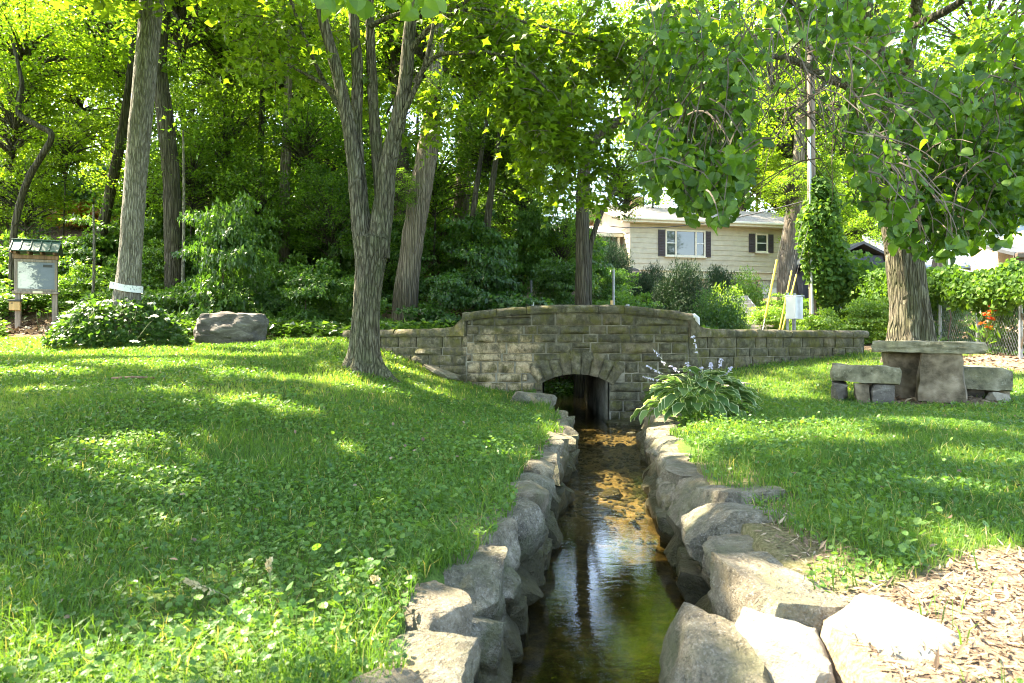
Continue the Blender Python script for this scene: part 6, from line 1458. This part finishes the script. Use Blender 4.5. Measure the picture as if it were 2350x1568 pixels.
# ------------------------------------------------------------------ grass, clover, litter
def lawn_ok(x, y):
    k = (y < wally(x) - .03) & ((x < cl(y) - .21 + .10 * vnoise(np.stack([x * 4, y * 4, 0 * x], -1), 41)) | (x > cr(y) + .36 + .16 * vnoise(np.stack([x * 3, y * 3, 0 * x], -1), 42))) & (y < 14.2)
    k &= ~((x < -3.1) & (y > 13.9)); k &= (np.hypot((x - 2.0) / .45, (y - 1.95) / .5) > 1)
    return k
def lawn_points(n, y0, y1, fx=.86):
    y = np.sqrt(rng.uniform(y0 ** 2, y1 ** 2, n)); x = rng.uniform(-fx, fx, n) * (y + .9); ok = lawn_ok(x, y) & (rng.uniform(0, 1, n) > dirt_mask(x, y) * 1.05); return x[ok], y[ok]
gm = MB(); BV, BQ, BT, BI = [], [], [], []; cnt = 0; blades = []
def add_blades(x, y, h, w):
    global cnt
    n = len(x); z = ground_raw(x, y) - .01; az = rng.uniform(0, 2 * np.pi, n); lean = rng.uniform(.1, .9, n) * h; d = np.stack([np.cos(az), np.sin(az), 0 * az], -1); s_ = np.stack([-np.sin(az), np.cos(az), 0 * az], -1)
    rot = rng.uniform(0, np.pi, n); s_ = s_ * np.cos(rot)[:, None] + d * np.sin(rot)[:, None]
    B = np.stack([x, y, z], -1); up = np.array([0, 0, 1.0])
    m1 = B + up * (h * .55)[:, None] + d * (lean * .3)[:, None]; t_ = B + up * (h * (1 - .25 * (lean / h) ** 2))[:, None] + d * lean[:, None]; ww = (w / 2)[:, None]
    V = np.stack([B - s_ * ww, B + s_ * ww, m1 + s_ * ww * .8, m1 - s_ * ww * .8, t_], 1); a = np.arange(n) * 5 + cnt
    BV.append(V.reshape(-1, 3)); BQ.append(np.stack([a, a + 1, a + 2, a + 3], -1)); BT.append(np.stack([a + 3, a + 2, a + 4], -1)); cnt += n * 5
    t0 = np.clip(.45 + .38 * fbm(np.stack([x * .9, y * .9, 0 * x], -1), 3, 61) + rng.normal(0, .18, n), 0, .93); t0 = np.where(rng.uniform(0, 1, n) < .06, 1.0, t0); BI.append(t0)
def clov(x, y, seed): return fbm(np.stack([x * 1.1, y * 1.1, 0 * x + seed], -1), 3, 71)
def mowed(x, y, base):
    e = np.minimum(np.where(x < .8, cl(y) - x, x - cr(y)), 1.2); near = np.exp(-np.maximum(e - .28, 0) / .22); wl = np.exp(-np.maximum(wally(x) - y, 0) / .12) * .6
    return base * (1 + .55 * np.maximum(near, wl)) * (1 + .25 * vnoise(np.stack([x * 2, y * 2, 0 * x], -1), 12))
for (n, y0, y1, h, w) in ((60000, 1.25, 3.2, .08, .0036), (90000, 3.2, 6.0, .078, .0050), (80000, 6.0, 9.5, .075, .0075), (90000, 9.5, 14.2, .07, .011)):
    x, y = lawn_points(n, y0, y1); c_ = clov(x, y, 0); ok = rng.uniform(0, 1, len(x)) > np.clip(c_ * .7 + .10, 0, .62) * (y < 8); x, y = x[ok], y[ok]
    add_blades(x, y, mowed(x, y, h) * rng.uniform(.55, 1.25, len(x)), w * rng.uniform(.7, 1.4, len(x)))
# longer tufts along the stones
n = 1500; y = rng.uniform(1.2, 10, n); sgn = rng.uniform(0, 1, n) < .6; x = np.where(sgn, cl(y) - .22 - rng.exponential(.10, n), cr(y) + .50 + rng.exponential(.18, n)); ok = lawn_ok(x, y) & (vnoise(np.stack([x * 3, y * 3, 0 * x], -1), 91) > -.1); add_blades(x[ok], y[ok], rng.uniform(.07, .16, ok.sum()), rng.uniform(.004, .008, ok.sum()))
nq = sum(len(q) for q in BQ); tint = np.concatenate([np.concatenate(BI), np.concatenate(BI)])
o = obj('grass', np.vstack(BV), [np.vstack(BQ), np.vstack(BT)], M['grass'], None, False, tint); tag(o, 'short green lawn grass on both sides of the stream', 'grass', None, 'stuff')
CP_, CS_, CT_ = [], [], []
for (n, y0, y1, s_) in ((26000, 1.25, 3.2, .019), (62000, 3.2, 6.0, .023), (46000, 6.0, 9.5, .030), (16000, 9.5, 14.0, .040)):
    x, y = lawn_points(n, y0, y1); c_ = clov(x, y, 0); ok = rng.uniform(0, 1, len(x)) < np.clip(c_ * .9 + .62 - .05 * np.maximum(y - 5, 0), .06, 1); x, y = x[ok], y[ok]; k = len(x)
    z = ground_raw(x, y) + mowed(x, y, .045) * rng.uniform(.35, 1.15, k); CP_.append(np.stack([x, y, z], -1)); CS_.append(s_ * rng.uniform(.55, 1.35, k) ); CT_.append(np.clip(.45 + .25 * c_[ok] + rng.normal(0, .22, k), 0, 1))
# broad weeds by the stones
n = 3200; y = rng.uniform(1.2, 8.5, n); sgn = rng.uniform(0, 1, n) < .5; x = np.where(sgn, cl(y) - .34 - rng.exponential(.22, n), cr(y) + .58 + rng.exponential(.35, n)); ok = lawn_ok(x, y) & (rng.uniform(0, 1, n) > dirt_mask(x, y)) & (vnoise(np.stack([x * 2, y * 2, 0 * x], -1), 93) > -.25); x, y = x[ok], y[ok]
CP_.append(np.stack([x, y, ground_raw(x, y) + rng.uniform(.03, .16, len(x))], -1)); CS_.append(rng.uniform(.018, .034, len(x))); CT_.append(rng.uniform(.2, 1, len(x)))
P = np.vstack(CP_); S = np.concatenate(CS_); t_ = np.concatenate(CT_); D, Nn = rand_dirs(len(P), .9, -.05); nr = P[:, 1] < 3.6; V1, F1 = leaf_geo(P[nr], D[nr], Nn[nr], S[nr] * .9, TREFOIL); V2, F2 = leaf_geo(P[~nr], D[~nr], Nn[~nr], S[~nr], ROUND); V = np.vstack([V1, V2]); Fc = np.vstack([F1, F2 + len(V1)])
o = obj('clover', V, Fc, M['clover'], None, False, np.concatenate([np.repeat(t_[nr], 18), np.repeat(t_[~nr], 6)])); tag(o, 'clover and low broad leaved weeds growing through the lawn', 'clover', None, 'stuff')
# chips and dry litter
def litter(n, f, s_, label, name):
    x, y = f(n); ok = rng.uniform(0, 1, len(x)) < dirt_mask(x, y) * .9; x, y = x[ok], y[ok]; ok = ((x > cr(y) + .3) | (x < cl(y) - .3)); x, y = x[ok], y[ok]; P = np.stack([x, y, ground_raw(x, y) + rng.uniform(.002, .016, len(x))], -1)
    D, Nn = rand_dirs(len(P), 1.4, 0); V, Fc = leaf_geo(P, D, Nn, s_ * rng.uniform(.35, 2.0, len(P)), NEED if s_ < .05 else KITE); o = obj(name, V, Fc, M['chip'], None, False, np.repeat(rng.uniform(0, 1, len(P)), 2)); tag(o, label, 'litter', None, 'stuff')
litter(26000, lambda n: (rng.uniform(.6, 3.6, n), rng.uniform(1.2, 3.6, n)), .034, 'sunlit wood chips and dry litter on the bare soil at the lower right', 'wood_chips')
litter(9000, lambda n: (rng.uniform(-14, -9.5, n), rng.uniform(14.3, 17, n)), .085, 'brown mulch chips under the notice board', 'mulch')
litter(7000, lambda n: (rng.uniform(5, 13, n), rng.uniform(8.6, 13.6, n)), .06, 'dry leaves on the bare soil between the table and the fence', 'dry_leaves')
# stray dead leaves on the lawn
x, y = lawn_points(900, 1.4, 13); P = np.stack([x, y, ground_raw(x, y) + .045], -1); D, Nn = rand_dirs(len(P), .8, 0); V, Fc = leaf_geo(P, D, Nn, rng.uniform(.018, .042, len(P)), OVAL)
tag(obj('fallen_leaves', V, Fc, M['chip'], None, False, np.repeat(rng.uniform(.05, .75, len(P)), 6)), 'stray brown fallen leaves lying in the lawn', 'litter', None, 'stuff')
# tall seed heads in the foreground lawn
for k, (x0, y0_, x1, y1_, lab) in enumerate(((622, 1400, 618, 1292, 'upright pale grass seed head in the foreground lawn'), (640, 1440, 430, 1335, 'slanting pale grass seed head left of the upright one'), (890, 1380, 860, 1330, 'small pale grass seed head nearer the stream'))):
    Y = 2.15; a, b = at(x0, y0_, Y), at(x1, y1_, Y + .05); sh_ = thing('seed_head', a, lab, 'grass'); MB().tube(catmull(np.array([a - [0, 0, .08], (a + b) / 2 + [0, 0, .012], b]), 8), .0016, 4).build('stalk', M['stem'], sh_)
    cur = catmull(np.array([a, (a + b) / 2 + [0, 0, .012], b]), 40)[26 if k < 2 else 30:]; pk = cur[r_.integers(0, len(cur), 46)]; DD = (b - a)[None] / np.linalg.norm(b - a) + r_.normal(0, .45, (46, 3)); V, Fc = leaf_geo(pk, norm(DD), norm(r_.normal(size=(46, 3))), r_.uniform(.012, .024, 46), KITE); obj('seeds', V, Fc, M['seed'], sh_, False, np.repeat(r_.uniform(0, 1, 46), 2))["kind"] = 'stuff'
# fallen twig on the lawn
q0 = gp(255, 880); q1 = gp(355, 879)
tag(MB().tube(np.array([q0 + [0, 0, .05], (q0 + q1) / 2 + [0, .03, .06], q1 + [0, 0, .05]]), .012, 6).build('fallen_stick', M['wood_brown'], None, True), 'thin fallen stick lying on the left lawn', 'stick')
